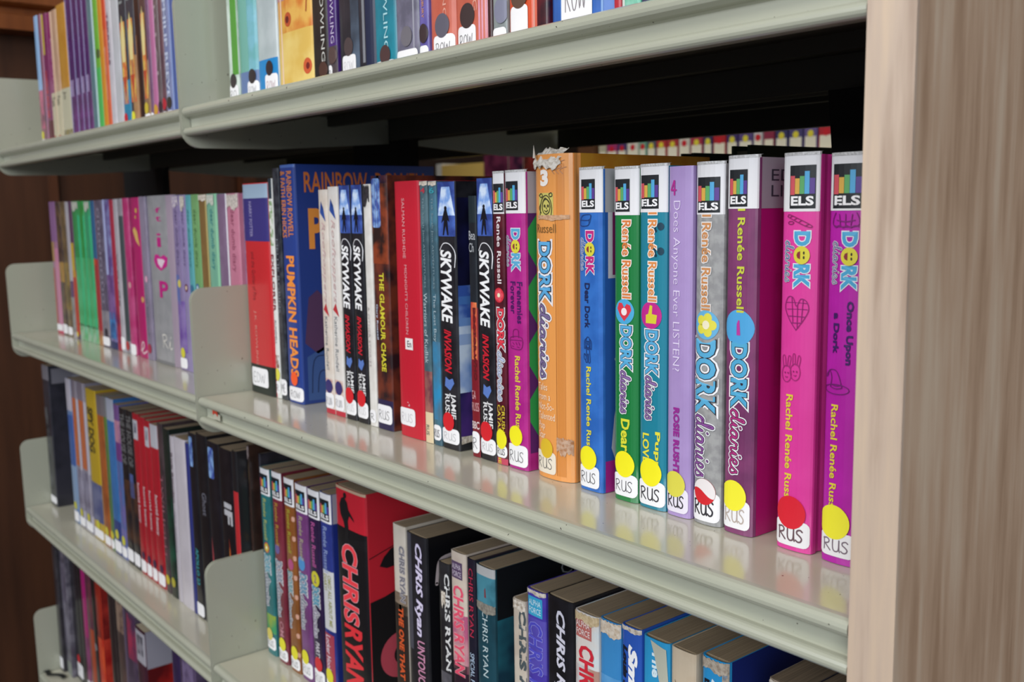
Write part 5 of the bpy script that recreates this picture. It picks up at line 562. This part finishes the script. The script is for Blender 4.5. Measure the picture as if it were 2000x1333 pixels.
 {'x':-0.6532,'y':0.0,'z':-0.2717,'w':0.0281,'h':0.1934,'c':['26262b','1d1d22', 40],'label':'black book with silver-lilac slanted lettering','group':'books on the third shelf of the right bay','ops':[('R', 0, 0.5, 0.02, 0.3,'4a4a54'), ('T','CHRiS Ryan', 0.032, 0.429, 0.42, 0.82,'d8d0e8', {'o':[(0.045,'6a5a8c')],'b':0.028,'sh':0.25}), ('T','UNTOUCHABLE', 0.447, 0.761, 0.5, 0.85,'c88aa8', {'b':0.02}), ('R', 0, 1, 0, 1,'101014', {'s':'side'}), ('A','brk', 0.09, 0.2, 0.06, 0.27,'cfc0c2', {'s':'side','hw':0.0016,'n':'bracket_mark'})],'d':0.12,'rc':0.003,'coat':0.4,'pc':('9c886c','887660')},
 {'x':-0.6082,'y':0.0,'z':-0.2717,'w':0.0137,'h':0.1809,'c':['222226','2e2e32', 60],'label':'short black book with worn white lettering','group':'books on the third shelf of the right bay','ops':[('T','CHRIS RYAN', 0.042, 0.474, 0.6, 1.02,'d2d2d2', {'b':0.03}), ('MOT', 0.485, 0.892, 0, 1,'6a6870','28282c', 30), ('W', 0.12, 0.2, 0.3, 0.7)],'d':0.11,'pc':('9c886c','887660')},
 {'x':-0.5924,'y':0.0,'z':-0.2717,'w':0.0192,'h':0.194,'c':['d2c4b6','c8b8ac', 60],'label':'cream and pink book with a purple square at its head and bold pink lettering','group':'books on the third shelf of the right bay','ops':[('MOT', 0.247, 0.481, 0, 1,'b0587c','d0a8a4', 30), ('R', 0.449, 0.907, 0, 1,'2a1a28'), ('R', 0.038, 0.106, 0.1, 0.8,'5c4866'), ('H','ALPHA\nFORCE', 0.047, 0.098, 0.16, 0.74,'c8bccc'), ('T','CHRIS RYAN', 0.132, 0.498, 0.2, 0.86,'e0506c', {'o':[(0.045,'e8d8d8')],'b':0.032}), ('R', 0.537, 0.63, 0.3, 0.34,'c0b0b0')],'d':0.125,'rc':0.003,'pc':('9c886c','887660')},
 {'x':-0.5713,'y':0.0,'z':-0.2717,'w':0.0096,'h':0.1933,'c':['1c1c2c','26202e', 60],'label':'narrow dark navy book with thin red lettering','group':'books on the third shelf of the right bay','ops':[('T','CHRIS RYAN', 0.036, 0.31, 0.3, 0.8,'b8304c', {'b':0}), ('T','SPECIAL FORCES CADETS', 0.375, 0.691, 0.3, 0.8,'b4c8e0', {'b':0})],'pc':('9c886c','887660')},
 {'x':-0.561,'y':0.0,'z':-0.2717,'w':0.0217,'h':0.1918,'c':['1c4654','163844', 40],'label':'deep teal book with thin white lettering, its dark cover showing','group':'books on the third shelf of the right bay','ops':[('R', -0.0, 0.036, 0.0, 1,'b8b8b8'), ('MOT', 0.036, 0.148, 0, 1,'4a8a9c','2c6070', 40), ('P', [(0.5, 0.09), (0.56, 0.08), (0.6, 0.12), (0.5, 0.12)],'7a3c44'), ('W', 0.14, 0.186, 0, 1, {'c':'8a867c','c2':'6a6058'}), ('T','CHRIS RYAN', 0.169, 0.435, 0.38, 0.66,'c0d0d4', {'b':0}), ('P', [(0.4, 0.6), (0.7, 0.66), (0.55, 0.65)],'9ab84c'), ('MOT', 0.2, 1, 0.0, 0.9,'14384c','2c8090', 16, {'s':'side'}), ('R', 0, 0.2, 0, 1,'0e1218', {'s':'side','lay':2}), ('H','CHRIS RYAN', 0.04, 0.1, 0.45, 1.2,'9aa0a4', {'s':'side','b':-0.012,'n':'cover_lettering','lay':5})],'d':0.14,'rc':0.003,'coat':0.4,'pc':('9c886c','887660')},
 {'x':-0.518,'y':0.0,'z':-0.2717,'w':0.0137,'h':0.179,'c':['c9beb0','bdb0a2', 60],'label':'short cream paperback with dark grey lettering','group':'books on the third shelf of the right bay','ops':[('W', 0, 0.05, 0, 1), ('T','CHRIS RYAN', 0.032, 0.544, 0.5, 1.0,'4a5458', {'b':0.05})],'d':0.115,'pc':('9c886c','887660')},
 {'x':-0.5032,'y':0.0,'z':-0.2717,'w':0.0192,'h':0.1908,'c':['4c3ea8','3a2f94', 40],'label':'violet-blue book with a light blue square at its head','group':'books on the third shelf of the right bay','ops':[('W', 0, 0.02, 0.0, 1), ('MOT', 0.105, 0.304, 0, 1,'5a50b0','4840a0', 30), ('R', 0.026, 0.097, 0.1, 0.86,'3aa4cc'), ('H','ALPHA\nFORCE', 0.036, 0.087, 0.16, 0.8,'c4e4f0', {'b':0.01}), ('T','CHRIS RYAN', 0.119, 0.522, 0.12, 0.86,'4a48b8', {'o':[(0.04,'9c9ce0')],'b':0.02})],'d':0.125,'rc':0.003,'pc':('9c886c','887660')},
 {'x':-0.4824,'y':0.0,'z':-0.2717,'w':0.0255,'h':0.1923,'c':['1c1c22','141418', 60],'label':'thick black book with silver slanted lettering, right of the violet one','group':'books on the third shelf of the right bay','ops':[('R', 0, 1, 0.0, 0.1,'2c2c34'), ('T','CHRiS RyaN', 0.042, 0.453, 0.32, 0.74,'d0cedc', {'o':[(0.045,'6a6a78')],'b':0.03,'sh':0.25})],'d':0.125,'rc':0.003,'pc':('9c886c','887660')},
 {'x':-0.4553,'y':0.0,'z':-0.2717,'w':0.0221,'h':0.19,'c':['d8cfc8','ccd8dc', 40],'label':'pale book with a torn tan head and bold red lettering','group':'books on the third shelf of the right bay','ops':[('W', -0.0, 0.042, 0.0, 1, {'c':'cdb894','c2':'b09870','amp':0.5}), ('R', 0.023, 0.091, 0.08, 0.75,'b86a64'), ('H','ALPHA\nFORCE', 0.03, 0.081, 0.12, 0.7,'e8d0cc', {'lay':8}), ('MOT', 0.19, 0.436, 0, 1,'b08a7c','cdd4d8', 30), ('T','CHRIS RYAN', 0.114, 0.512, 0.22, 0.84,'c82838', {'b':0.035})],'d':0.125,'rc':0.003,'pc':('9c886c','887660')},
 {'x':-0.4318,'y':0.0,'z':-0.2717,'w':0.0182,'h':0.1919,'c':['3c88c4','3480bc', 40],'label':'sky blue spine with a broad torn white head','group':'books on the third shelf of the right bay','ops':[('W', -0.0, 0.058, 0.0, 1, {'c':'d8ccbc','c2':'b8a084','amp':0.3}), ('MOT', 0.19, 0.318, 0, 1,'5c9cd0','3c84c4', 40)],'d':0.125,'rc':0.003,'pc':('9a866a','86735a')},
 {'x':-0.4127,'y':0.0,'z':-0.2717,'w':0.0165,'h':0.194,'c':'2c58b4','label':'royal blue book with rounded white and black lettering','group':'books on the third shelf of the right bay','ops':[('W', 0, 0.02, 0, 1), ('T','Small', 0.057, 0.301, 0.4, 0.85,'f2f2f4', {'b':0.06,'sh':0.3}), ('T','Louis Sachar', 0.067, 0.322, 0.1, 0.36,'161a28', {'b':0.06,'sh':0.2})],'d':0.125,'rc':0.003,'pc':('9a866a','86735a')},
 {'x':-0.3952,'y':0.0,'z':-0.2717,'w':0.0213,'h':0.1926,'c':'2f98cc','label':'light azure book with a peeling cover','group':'books on the third shelf of the right bay','ops':[('P', [(0.35, 0.005), (0.9, 0.02), (1, 0.2), (0.75, 0.16), (0.5, 0.05)],'b8b8a8', {'n':'peeling_film','lay':5}), ('T','The Cardturner', 0.031, 0.402, 0.4, 0.7,'d8ecf4', {'b':0.04}), ('T','Louis', 0.136, 0.245, 0.74, 0.95,'16202c', {'b':0.04})],'d':0.125,'rc':0.004,'pc':('9a866a','86735a')},
 {'x':-0.3727,'y':0.0,'z':-0.2717,'w':0.019,'h':0.1932,'c':['cdbca4','c4b096', 40],'label':'tan coverless spine beside the azure book','group':'books on the third shelf of the right bay','ops':[('P', [(0.2, 0.1), (0.35, 0.12), (0.7, 0.35), (0.6, 0.35)],'8c7c64')],'d':0.125,'rc':0.003,'pc':('9a866a','86735a')},
 {'x':-0.3498,'y':0.0,'z':-0.2717,'w':0.019,'h':0.1962,'c':'2c94d0','label':'bright azure book with a navy cover, its spine edge scuffed to paper','group':'books on the third shelf of the right bay','ops':[('W', 0, 0.045, 0, 1, {'c':'b8ac9c','c2':'8c7c6c'}), ('W', 0, 0.5, 0.82, 1, {'c':'b8ac9c','c2':'8c7c6c'}), ('T','Small', 0.06, 0.279, 0.42, 0.75,'d4e8f4', {'b':0.05,'sh':0.3}), ('T','Louis Sachar', 0.068, 0.296, 0.15, 0.36,'161a28', {'b':0.05}), ('R', 0, 1, 0, 1,'1c2c78', {'s':'side'})],'d':0.125,'rc':0.004,'pc':('9a866a','86735a')},
 {'x':-0.3037,'y':0.0,'z':-0.2717,'w':0.024,'h':0.1989,'c':['8c7c6c','a09080', 60],'label':'worn brown book at the foot of the picture, first of the last three','group':'books on the third shelf of the right bay','ops':[('W', 0, 0.06, 0.0, 1)],'d':0.125,'pc':('8c7860','74624e')},
 {'x':-0.279,'y':0.0,'z':-0.2717,'w':0.0182,'h':0.2025,'c':['3c3c4c','2c2c3c', 60],'label':'dark slate book at the foot of the picture, near the oak panel','group':'books on the third shelf of the right bay','ops':[],'d':0.125,'pc':('8c7860','74624e')},
 {'x':-0.2603,'y':0.0,'z':-0.2717,'w':0.0137,'h':0.2077,'c':['6c3c3c','5c3030', 60],'label':'dull red book at the foot of the picture, partly behind the oak panel','group':'books on the third shelf of the right bay','ops':[],'d':0.125,'pc':('8c7860','74624e')},
 {'x':-1.6451,'y':-0.024,'z':-0.5457,'w':0.0191,'h':0.235,'c':['2c2a30','3c3a40', 50],'label':'thin dark grey book, first on the lowest shelf','group':'books on the lowest shelf of the left bay','ops':[('L','', 0.9, 0.98)]},
 {'x':-1.6256,'y':-0.019,'z':-0.5457,'w':0.03,'h':0.232,'c':['4a4654','76727e', 40],'label':'mottled grey book on the lowest shelf','group':'books on the lowest shelf of the left bay','ops':[('MOT', 0.2, 0.8, 0.2, 0.9,'5a5464','7c7888', 30), ('R', 0.9, 1, 0.2, 0.9,'8a9088')]},
 {'x':-1.5952,'y':-0.012,'z':-0.5457,'w':0.0035,'h':0.225,'c':['1c1a1e','28262a', 50],'label':'narrow black book beside the mottled grey one','group':'books on the lowest shelf of the left bay','ops':[]},
 {'x':-1.5913,'y':-0.012,'z':-0.5457,'w':0.0309,'h':0.225,'c':['17161b','222026', 40],'label':'black book with a red dot on the lowest shelf','group':'books on the lowest shelf of the left bay','ops':[('D', 0.84, 0.4, 7,'c82430'), ('L','R', 0.87, 0.97)]},
 {'x':-1.5593,'y':-0.012,'z':-0.5457,'w':0.0176,'h':0.225,'c':['1a181c','242226', 40],'label':'plain black book between the red-dotted and the magenta ones','group':'books on the lowest shelf of the left bay','ops':[]},
 {'x':-1.5407,'y':-0.012,'z':-0.5457,'w':0.0183,'h':0.22,'c':['a81c70','9a1a66', 40],'label':'bright magenta book on the lowest shelf','group':'books on the lowest shelf of the left bay','ops':[('MOT', 0.6, 1, 0, 1,'6a3050','8a4070', 40), ('L','', 0.92, 0.98)]},
 {'x':-1.5215,'y':-0.012,'z':-0.5457,'w':0.0282,'h':0.22,'c':['5c2c44','743c40', 40],'label':'plum book with an orange lower panel','group':'books on the lowest shelf of the left bay','ops':[('R', 0.5, 0.9, 0.5, 1,'a8482c'), ('L','', 0.9, 0.98)]},
 {'x':-1.4924,'y':-0.012,'z':-0.5457,'w':0.0192,'h':0.22,'c':['1a1518','2c2428', 40],'label':'black book left of the fiery red one','group':'books on the lowest shelf of the left bay','ops':[('C', 0.6, 0.5, 6,'7a787c')]},
 {'x':-1.4723,'y':-0.012,'z':-0.5457,'w':0.025,'h':0.22,'c':['a02c1c','7a1a18', 30],'label':'fiery red book with grey discs on its cover','group':'books on the lowest shelf of the left bay','ops':[('MOT', 0.5, 1, 0, 1,'b8281c','d0502c', 30), ('MOT', 0.0, 0.5, 0, 1,'b0342c','5c1418', 20, {'s':'side'}), ('C', 0.24, 0.45, 18,'5c6488', {'s':'side'}), ('C', 0.5, 0.35, 12,'8c90a8', {'s':'side'}), ('MOT', 0.5, 1, 0, 1,'a01c1c','c84030', 20, {'s':'side'})]},
 {'x':-1.4126,'y':-0.012,'z':-0.5457,'w':0.021,'h':0.218,'c':['2a2024','1c181c', 40],'label':'dark brown-black book right of the fiery red one','group':'books on the lowest shelf of the left bay','ops':[]},
 {'x':-1.3908,'y':-0.012,'z':-0.5457,'w':0.0115,'h':0.218,'c':['221c20','302628', 40],'label':'very dark narrow book right of the brown-black one','group':'books on the lowest shelf of the left bay','ops':[]},
 {'x':-1.3784,'y':-0.012,'z':-0.5457,'w':0.0266,'h':0.215,'c':['443838','5c4844', 30],'label':'brownish grey book with a pale mottled head','group':'books on the lowest shelf of the left bay','ops':[('MOT', 0, 0.3, 0, 1,'907868','4a3438', 40)]},
 {'x':-1.351,'y':-0.012,'z':-0.5457,'w':0.0487,'h':0.21,'c':['3f3448','54465c', 30],'label':'purple-grey book left of the labelled one','group':'books on the lowest shelf of the left bay','ops':[('R', 0, 1, 0.12, 0.22,'6c5c78'), ('MOT', 0.1, 0.4, 0.4, 1,'a03050','4a3450', 30)]},
 {'x':-1.3008,'y':-0.012,'z':-0.5457,'w':0.036,'h':0.182,'c':['4a2434','301828', 30],'label':'book with a large pale library sticker and a flaming red cover','group':'books on the lowest shelf of the left bay','ops':[('R', 0.02, 0.26, 0.05, 0.98,'a8a6b0', {'n':'library_sticker'}), ('MOT', 0.05, 0.2, 0.2, 0.8,'4c4a54','8c8a94', 80, {'lay':3}), ('R', 0.0, 0.28, 0, 1,'9a98a6', {'s':'side','n':'library_sticker'}), ('R', 0.1, 0.12, 0.2, 0.8,'7478a0', {'s':'side','lay':3,'n':'sticker_text'}), ('MOT', 0.28, 1, 0.0, 1,'b02420','5c1418', 20, {'s':'side'}), ('MOT', 0.26, 0.4, 0.3, 1,'c88c30','b04028', 20, {'s':'side','lay':2})],'d':0.12},
 {'x':-1.1689,'y':-0.012,'z':-0.5457,'w':0.0253,'h':0.2,'c':['2c2248','3c2c58', 30],'label':'indigo book on the lowest shelf, right of the flaming one','group':'books on the lowest shelf of the left bay','ops':[]},
 {'x':-1.143,'y':-0.012,'z':-0.5457,'w':0.0476,'h':0.2,'c':['3a2c48','5c4c6c', 30],'label':'mottled purple book at the right end of the lowest shelf','group':'books on the lowest shelf of the left bay','ops':[('MOT', 0, 0.4, 0.2, 0.9,'7c6c90','4a3c5c', 40)]},
]

# ------------------------------------------------------------------ the room
ZF, ZC = -1.05, 1.75
def struct(name, vf, mt):
    o = link(name, mesh(name, *vf, mt)); o['kind'] = 'structure'; return o
struct('floor', box(-3.3, 2.6, -3.4, 3.4, ZF-.05, ZF), M('4a3a30', .6, 0, 'brownwood', '33271f'))
struct('ceiling', box(-3.3, 2.6, -3.4, 3.4, ZC, ZC+.05), M('cfcdc6', .8))
struct('wall_left', box(-3.2, -2.05, -3.4, .62, ZF, ZC), M('51301d', .45, 0, 'brownwood', '3b2113'))
struct('wall_recess', box(-3.3, -3.2, -3.4, 3.4, ZF, ZC), M('3c2a20', .7))
struct('wall_back', box(-3.2, 2.6, 3.3, 3.4, ZF, ZC), M('6a5a4c', .8))
# wooden mouldings on the left wall: cornice boards above, an upright batten beside the shelves
WM = M('8a4d22', .4, 0, 'brownwood', '6c3817')
tr = struct('trim_1', box(0,1,0,1,0,1), WM); tr.data.clear_geometry()
vf = [(x, z) for x, z in [(-2.049, .508), (-1.985, .508), (-1.985, .534), (-1.994, .536), (-2.006, .539), (-2.006, .549), (-1.992, .552), (-1.985, .556), (-1.985, .9), (-2.049, .9)]]
V = [(x, -3.4, z) for x, z in vf] + [(x, .62, z) for x, z in vf]; k = len(vf)
tr.data.from_pydata(V, [], [tuple(range(k)), tuple(range(k, 2*k))[::-1]] + [(i, i+k, (i+1) % k + k, (i+1) % k) for i in range(k)])
struct('trim_2', box(-2.049, -2.035, .118, .132, ZF, .515), M('5a3019', .5, 0, 'brownwood', '47260f'))
for q, yy in enumerate((-.6, .5)):
    struct('trim_%d' % (q+3), box(-2.049, -2.02, yy, yy+.03, ZF, .515), M('5c3018', .45, 0, 'brownwood', '43230f'))
for q, (x, y) in enumerate(((-.4, -1.3), (-1.3, 1.0))):
    r = empty('ceiling_lamp', (x, y, ZC-.06)); tag(r, ('white ceiling light over the reading side of the shelves', 'white ceiling light over the aisle behind the shelves')[q], 'lamp')
    link('housing', mesh('housing', *box(-.66, .66, -.12, .12, 0, .06), M('e8e8e8', .5)), r)

# ------------------------------------------------------------------ metal shelves
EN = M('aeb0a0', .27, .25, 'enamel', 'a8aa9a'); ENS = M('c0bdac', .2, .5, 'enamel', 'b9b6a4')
STEEL = M('08080a', .95); UND_SHADE = M('37362f', .55)  # shade under the decks put into the colour of their underside faces
def lip_profile():
    """(y, z) section of the deck: flat top, rolled upper bead, recessed face, rolled lower bead, short return"""
    P = [(.175, 0), (-.0500, 0)]
    P += [(-.0515 + .0045*math.sin(a), -.0045 + .0045*math.cos(a)) for a in [-.3, -.7, -1.1, -1.5, -1.9, -2.3]]
    P += [(-.0522, -.0092), (-.0490, -.0098), (-.0476, -.0108), (-.0474, -.0190), (-.0482, -.0196)]
    P += [(-.0520 + .0035*math.sin(a), -.0225 + .0035*math.cos(a)) for a in [.3, -.1, -.5, -.9, -1.3, -1.7, -2.1, -2.5, -2.9, -3.1]]
    P += [(-.0465, -.026), (-.0462, -.0235), (-.0462, -.0022), (.026, -.0022), (.026, -.012), (.034, -.012), (.034, -.0022), (.096, -.0022), (.096, -.012), (.104, -.012), (.104, -.0022), (.170, -.0022), (.170, -.024), (.175, -.024)]
    return P
LP = lip_profile()
def plate_profile(fl=1):
    r = .013; P = []
    for cy, cz, a0 in ((-.044, .092, 90), (-.038, -.019, 180)):
        rr = r if a0 == 90 else .018
        for k in range(7):
            a = math.radians(a0 + k*15); P.append((cy + rr*math.cos(a), cz + rr*math.sin(a)))
    P += [(.04, -.036), (.17, -.027), (.17, .108)]
    return P
PP = plate_profile()
SH = {}
def shelf(x0, x1, z, label, y=0, flip=False, group='metal shelves of the two bays'):
    r = empty('metal_shelf', ((x0+x1)/2, y, z)); tag(r, label, 'shelf', group)
    if flip: r.rotation_euler = (0, 0, math.pi)
    L = (x1-x0)/2; key = round(L, 4)
    if key not in SH:
        v, f = prism(LP, -L+.0035, L-.0035, 'x'); f = f[2:]
        import mathutils
        tri = mathutils.geometry.tessellate_polygon([[Vector((p[0], p[1], 0)) for p in LP]]); n = len(LP)
        me = mesh('deck', v, f + [tuple(q) for q in tri] + [tuple(i+n for i in q[::-1]) for q in tri], [EN, ENS, UND_SHADE], smooth=False)
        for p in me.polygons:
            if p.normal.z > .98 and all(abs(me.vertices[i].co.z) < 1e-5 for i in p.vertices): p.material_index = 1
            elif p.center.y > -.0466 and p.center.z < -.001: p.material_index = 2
        pl = mesh('side_plate', *prism(PP, -.0008, .0008, 'x'), EN)
        SH[key] = (me, pl)
    me, pl = SH[key]
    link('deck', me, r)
    for s in ((-1, 1) if x1 < -.5 else (-1,)): link('side_plate', pl, r, (s*(L-.0012), 0, 0))
    return r
ROWS = (.274, 0, -.272, -.546)
nm = ('top', 'second', 'third', 'lowest')
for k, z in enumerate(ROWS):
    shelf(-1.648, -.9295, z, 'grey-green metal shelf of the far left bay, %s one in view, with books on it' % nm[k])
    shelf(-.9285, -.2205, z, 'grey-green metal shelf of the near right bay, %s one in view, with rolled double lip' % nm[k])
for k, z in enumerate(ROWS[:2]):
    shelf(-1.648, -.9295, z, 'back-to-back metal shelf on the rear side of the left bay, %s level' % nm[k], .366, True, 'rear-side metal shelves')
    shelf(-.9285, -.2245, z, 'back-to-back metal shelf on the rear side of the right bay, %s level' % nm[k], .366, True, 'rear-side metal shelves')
for x0, x1, l in ((-1.80, -1.614, 'black steel upright post at the far left end of the shelving'), (-1.014, -.8975, 'black steel upright post between the two shelf bays')):
    tag(link('upright_post', mesh('upright_post', *box(x0, x1, .1775, .1885, ZF, 1.2), STEEL)), l, 'post', 'black steel uprights')
# black tapered end bracket beside the last book
eb = link('end_bracket', mesh('end_bracket', *[(lambda P: ([(x, y, z) for y in (.150, .158) for x, z in P], [(0,1,2,3), (7,6,5,4), (0,4,5,1), (1,5,6,2), (2,6,7,3), (3,7,4,0)]))([(-.352, .002), (-.2405, .002), (-.2405, .2475), (-.3755, .2475)])][0], STEEL))
tag(eb, 'black tapered steel end bracket behind the last magenta book', 'bracket')
# ------------------------------------------------------------------ oak end panel
oak = empty('oak_partition', (-.2128, 0, 0)); tag(oak, 'light oak partition board closing the shelving at the right', 'partition')
link('board', mesh('board', *box(-.0095, .0098, -.0545, .47, ZF, 1.2), M('bfa187', .42, 0, 'oak', 'a98a70')), oak)
link('edge_band', mesh('edge_band', *box(-.0104, .0104, -.0562, -.0545, ZF, 1.2), M('c0ab99', .42, 0, 'oak', 'a8917f')), oak)['label'] = 'paler oak edging strip on the front edge'

# ------------------------------------------------------------------ the bookcase across the aisle behind
fb = empty('far_bookcase', (-.7, 1.2, 0)); tag(fb, 'cream metal bookcase across the aisle, seen through the gap above the books', 'bookcase')
for z0 in (-.1, .247, .58): link('shelf_board', mesh('shelf_board', *box(-.98, .6, 0, .26, z0, z0+.0275), M('c9c6ae', .4)), fb)
link('back_sheet', mesh('back_sheet', *box(-.98, .6, .262, .268, ZF, 1.0), M('8f8d7c', .6)), fb)
for s in (-.98, .6): link('side_sheet', mesh('side_sheet', *box(s-.05 if s < 0 else s, s if s < 0 else s+.05, 0, .262, ZF, 1.0), M('5c3a24', .5)), fb)
cb = empty('low_cabinet', (-2.25, 1.2, ZF)); tag(cb, 'low brown wooden cabinet across the aisle, beside the cream bookcase', 'cabinet')
link('body', mesh('body', *box(-.42, .42, .01, .38, 0, .93), M('4a2f20', .5, 0, 'brownwood', '3a2317')), cb)
link('cabinet_top', mesh('cabinet_top', *box(-.43, .43, 0, .39, .93, .95), M('5c3a26', .45)), cb)
bx = empty('storage_box', (-2.225, 1.22, -.0998)); tag(bx, 'yellow cardboard storage box with a white edge on the cabinet across the aisle', 'box')
link('body', mesh('body', *box(-.082, .11, 0, .2, 0, .40), M('e0bc66', .6)), bx)
link('white_edge', mesh('white_edge', *box(-.108, -.082, 0, .2, 0, .405), M('dcdad4', .6)), bx)
FC = ['b9b39a', 'a33b6e', '4c3c6e', 'd6d2c4', '6fae94', '5c5f6a', 'b43a3a', 'a8393e', 'cfcabd', 'a6324a', '3b3460', 'b1292f', '44356a', '5b4a80', 'c8c6c8', '8c2f48', '3a3a66', '4a4476', '6a5a90', 'b42b35']
DC = ['', 'd33', 'e', 'r', 'r', 'y', 'y', 'y', 'r', 'y', 'y', 'r', 'y', 'y', 'r', '', 'y', 'y', 'y', 'r']
x = -1.672
for k in range(20):
    wd = (.022, .031, .026, .033, .02, .024, .027, .03, .028, .031)[k % 10]; hh = .19 + (k*7 % 5)*.004
    r = empty('book', (x, 1.212, .2747)); c = FC[k]
    place = ('leftmost', 'second', 'third', 'fourth', 'fifth', 'sixth', 'seventh', 'eighth', 'ninth', 'tenth')
    lab = ('%s book of the row across the aisle, counted from the left' % place[k]) if k < 10 else ('%s book of the row across the aisle, counted from the right' % place[19-k].replace('leftmost', 'rightmost'))
    tag(r, lab, 'book', 'books in the bookcase across the aisle')
    link('cover', mesh('cover', *join(box(0, wd, 0, .0012, 0, hh), box(0, .0012, .0012, .13, 0, hh), box(wd-.0012, wd, .0012, .13, 0, hh)), M(c, .4)), r)
    link('pages', mesh('pages', *box(.0014, wd-.0014, .0014, .127, .001, hh-.001), M('cdc3ae', .8)), r)
    link('call_label', mesh('call_label', *box(.002, wd-.002, -.0004, -.0001, .004, .028), M('e9e4cf', .5)), r)
    if DC[k]:
        P = Print(); S = Surf('spine', wd, hh, .13, .00001, 2); disc(P, S, 1 - .033/hh, .5, min(.0065, wd*.45), M('e0d23c' if DC[k] == 'y' else 'c8202c', .45), 8, .0065); P.build('dot_sticker', r)
    x += wd + .0035
for k, (x0, wd, z0, c, l) in enumerate(((-2.108, .1, -.0998, '4a1a33', 'dark purple book facing out beside the yellow box across the aisle'), (-2.004, .055, -.0998, '2a1830', 'very dark book facing out across the aisle'), (-1.945, .05, -.0998, '8a2f2a', 'rust red book facing out across the aisle'))):
    r = empty('book', (x0, 1.215, z0)); tag(r, l, 'book', 'lower books across the aisle')
    link('cover', mesh('cover', *join(box(0, wd, 0, .001, 0, .44), box(0, .001, .001, .02, 0, .44), box(0, wd, .02, .021, 0, .44)), M(c, .4, 0, 'mottled', '7a3350' if k < 2 else '4c2018', 25)), r)
    link('pages', mesh('pages', *box(.0015, wd-.001, .0012, .0198, .001, .439), M('cdc3ae', .8)), r)
# two dark green books standing on the rear side, their heads showing behind the row
for k, (x0, dx, h, l) in enumerate(((-.485, .018, .2195, 'dark green hardback standing behind the silver and purple books'), (-.535, .014, .2165, 'dark brown-green hardback standing just left of the dark green one'))):
    r = empty('book', (x0, .192, .0004)); r.rotation_euler = (0, 0, math.radians(-4)); tag(r, l, 'book', 'books on the rear-side shelf')
    link('cover', mesh('cover', *join(box(0, .0025, 0, .14, 0, h), box(dx-.0025, dx, 0, .14, 0, h), box(.0025, dx-.0025, .1375, .14, 0, h)), M('1d3324' if not k else '1f241a', .55)), r)
    link('pages', mesh('pages', *box(.0027, dx-.0027, .003, .137, .003, h-.004), M('5a5a4a', .85)), r)
# black ribbon lying on the lowest shelf
rb = [(-1.655 + .006*i, -.052 + .0026*i + .003*math.sin(i*1.1), -.546 + .0008 + .0016*abs(math.sin(i*.8))) for i in range(10)]
V = []; F = []
for i, p in enumerate(rb):
    V += [(p[0]-.001, p[1]+.0035, p[2]), (p[0]+.001, p[1]-.0035, p[2]), (p[0]+.001, p[1]-.0035, p[2]+.0012), (p[0]-.001, p[1]+.0035, p[2]+.0012)]
for i in range(9): F += [(i*4+q, i*4+(q+1) % 4, i*4+4+(q+1) % 4, i*4+4+q) for q in range(4)]
F += [(3, 2, 1, 0), (36, 37, 38, 39)]
tag(link('black_ribbon', mesh('black_ribbon', V, F, M('141414', .6))), 'short black ribbon lying at the left end of the lowest shelf', 'ribbon')
# torn scrap of red and clear tape on the lip of the second shelf
P = [(-.905 + dx, -.0503, z) for dx, z in ((0, -.0100), (.011, -.0105), (.0112, -.0150), (.0085, -.0128), (.004, -.0126), (.0005, -.0145))]
P2 = [(a, b-.0004, c) for a, b, c in P]
sc = link('tape_scrap', mesh('tape_scrap', P + P2, [tuple(range(6)), tuple(range(6, 12))[::-1]] + [(i, (i+1) % 6, 6+(i+1) % 6, 6+i) for i in range(6)], M('c9462f', .4)))
tag(sc, 'small torn scrap of red tape on the second shelf lip, at its left end', 'tape')
sc2 = link('clear_film', mesh('clear_film', *box(-.9045, -.889, -.0500, -.0498, -.0185, -.0128), M('b9b6a6', .2)), None); sc2.parent = sc

# ------------------------------------------------------------------ every book, row by row
for b in BOOKS: make_book(b)
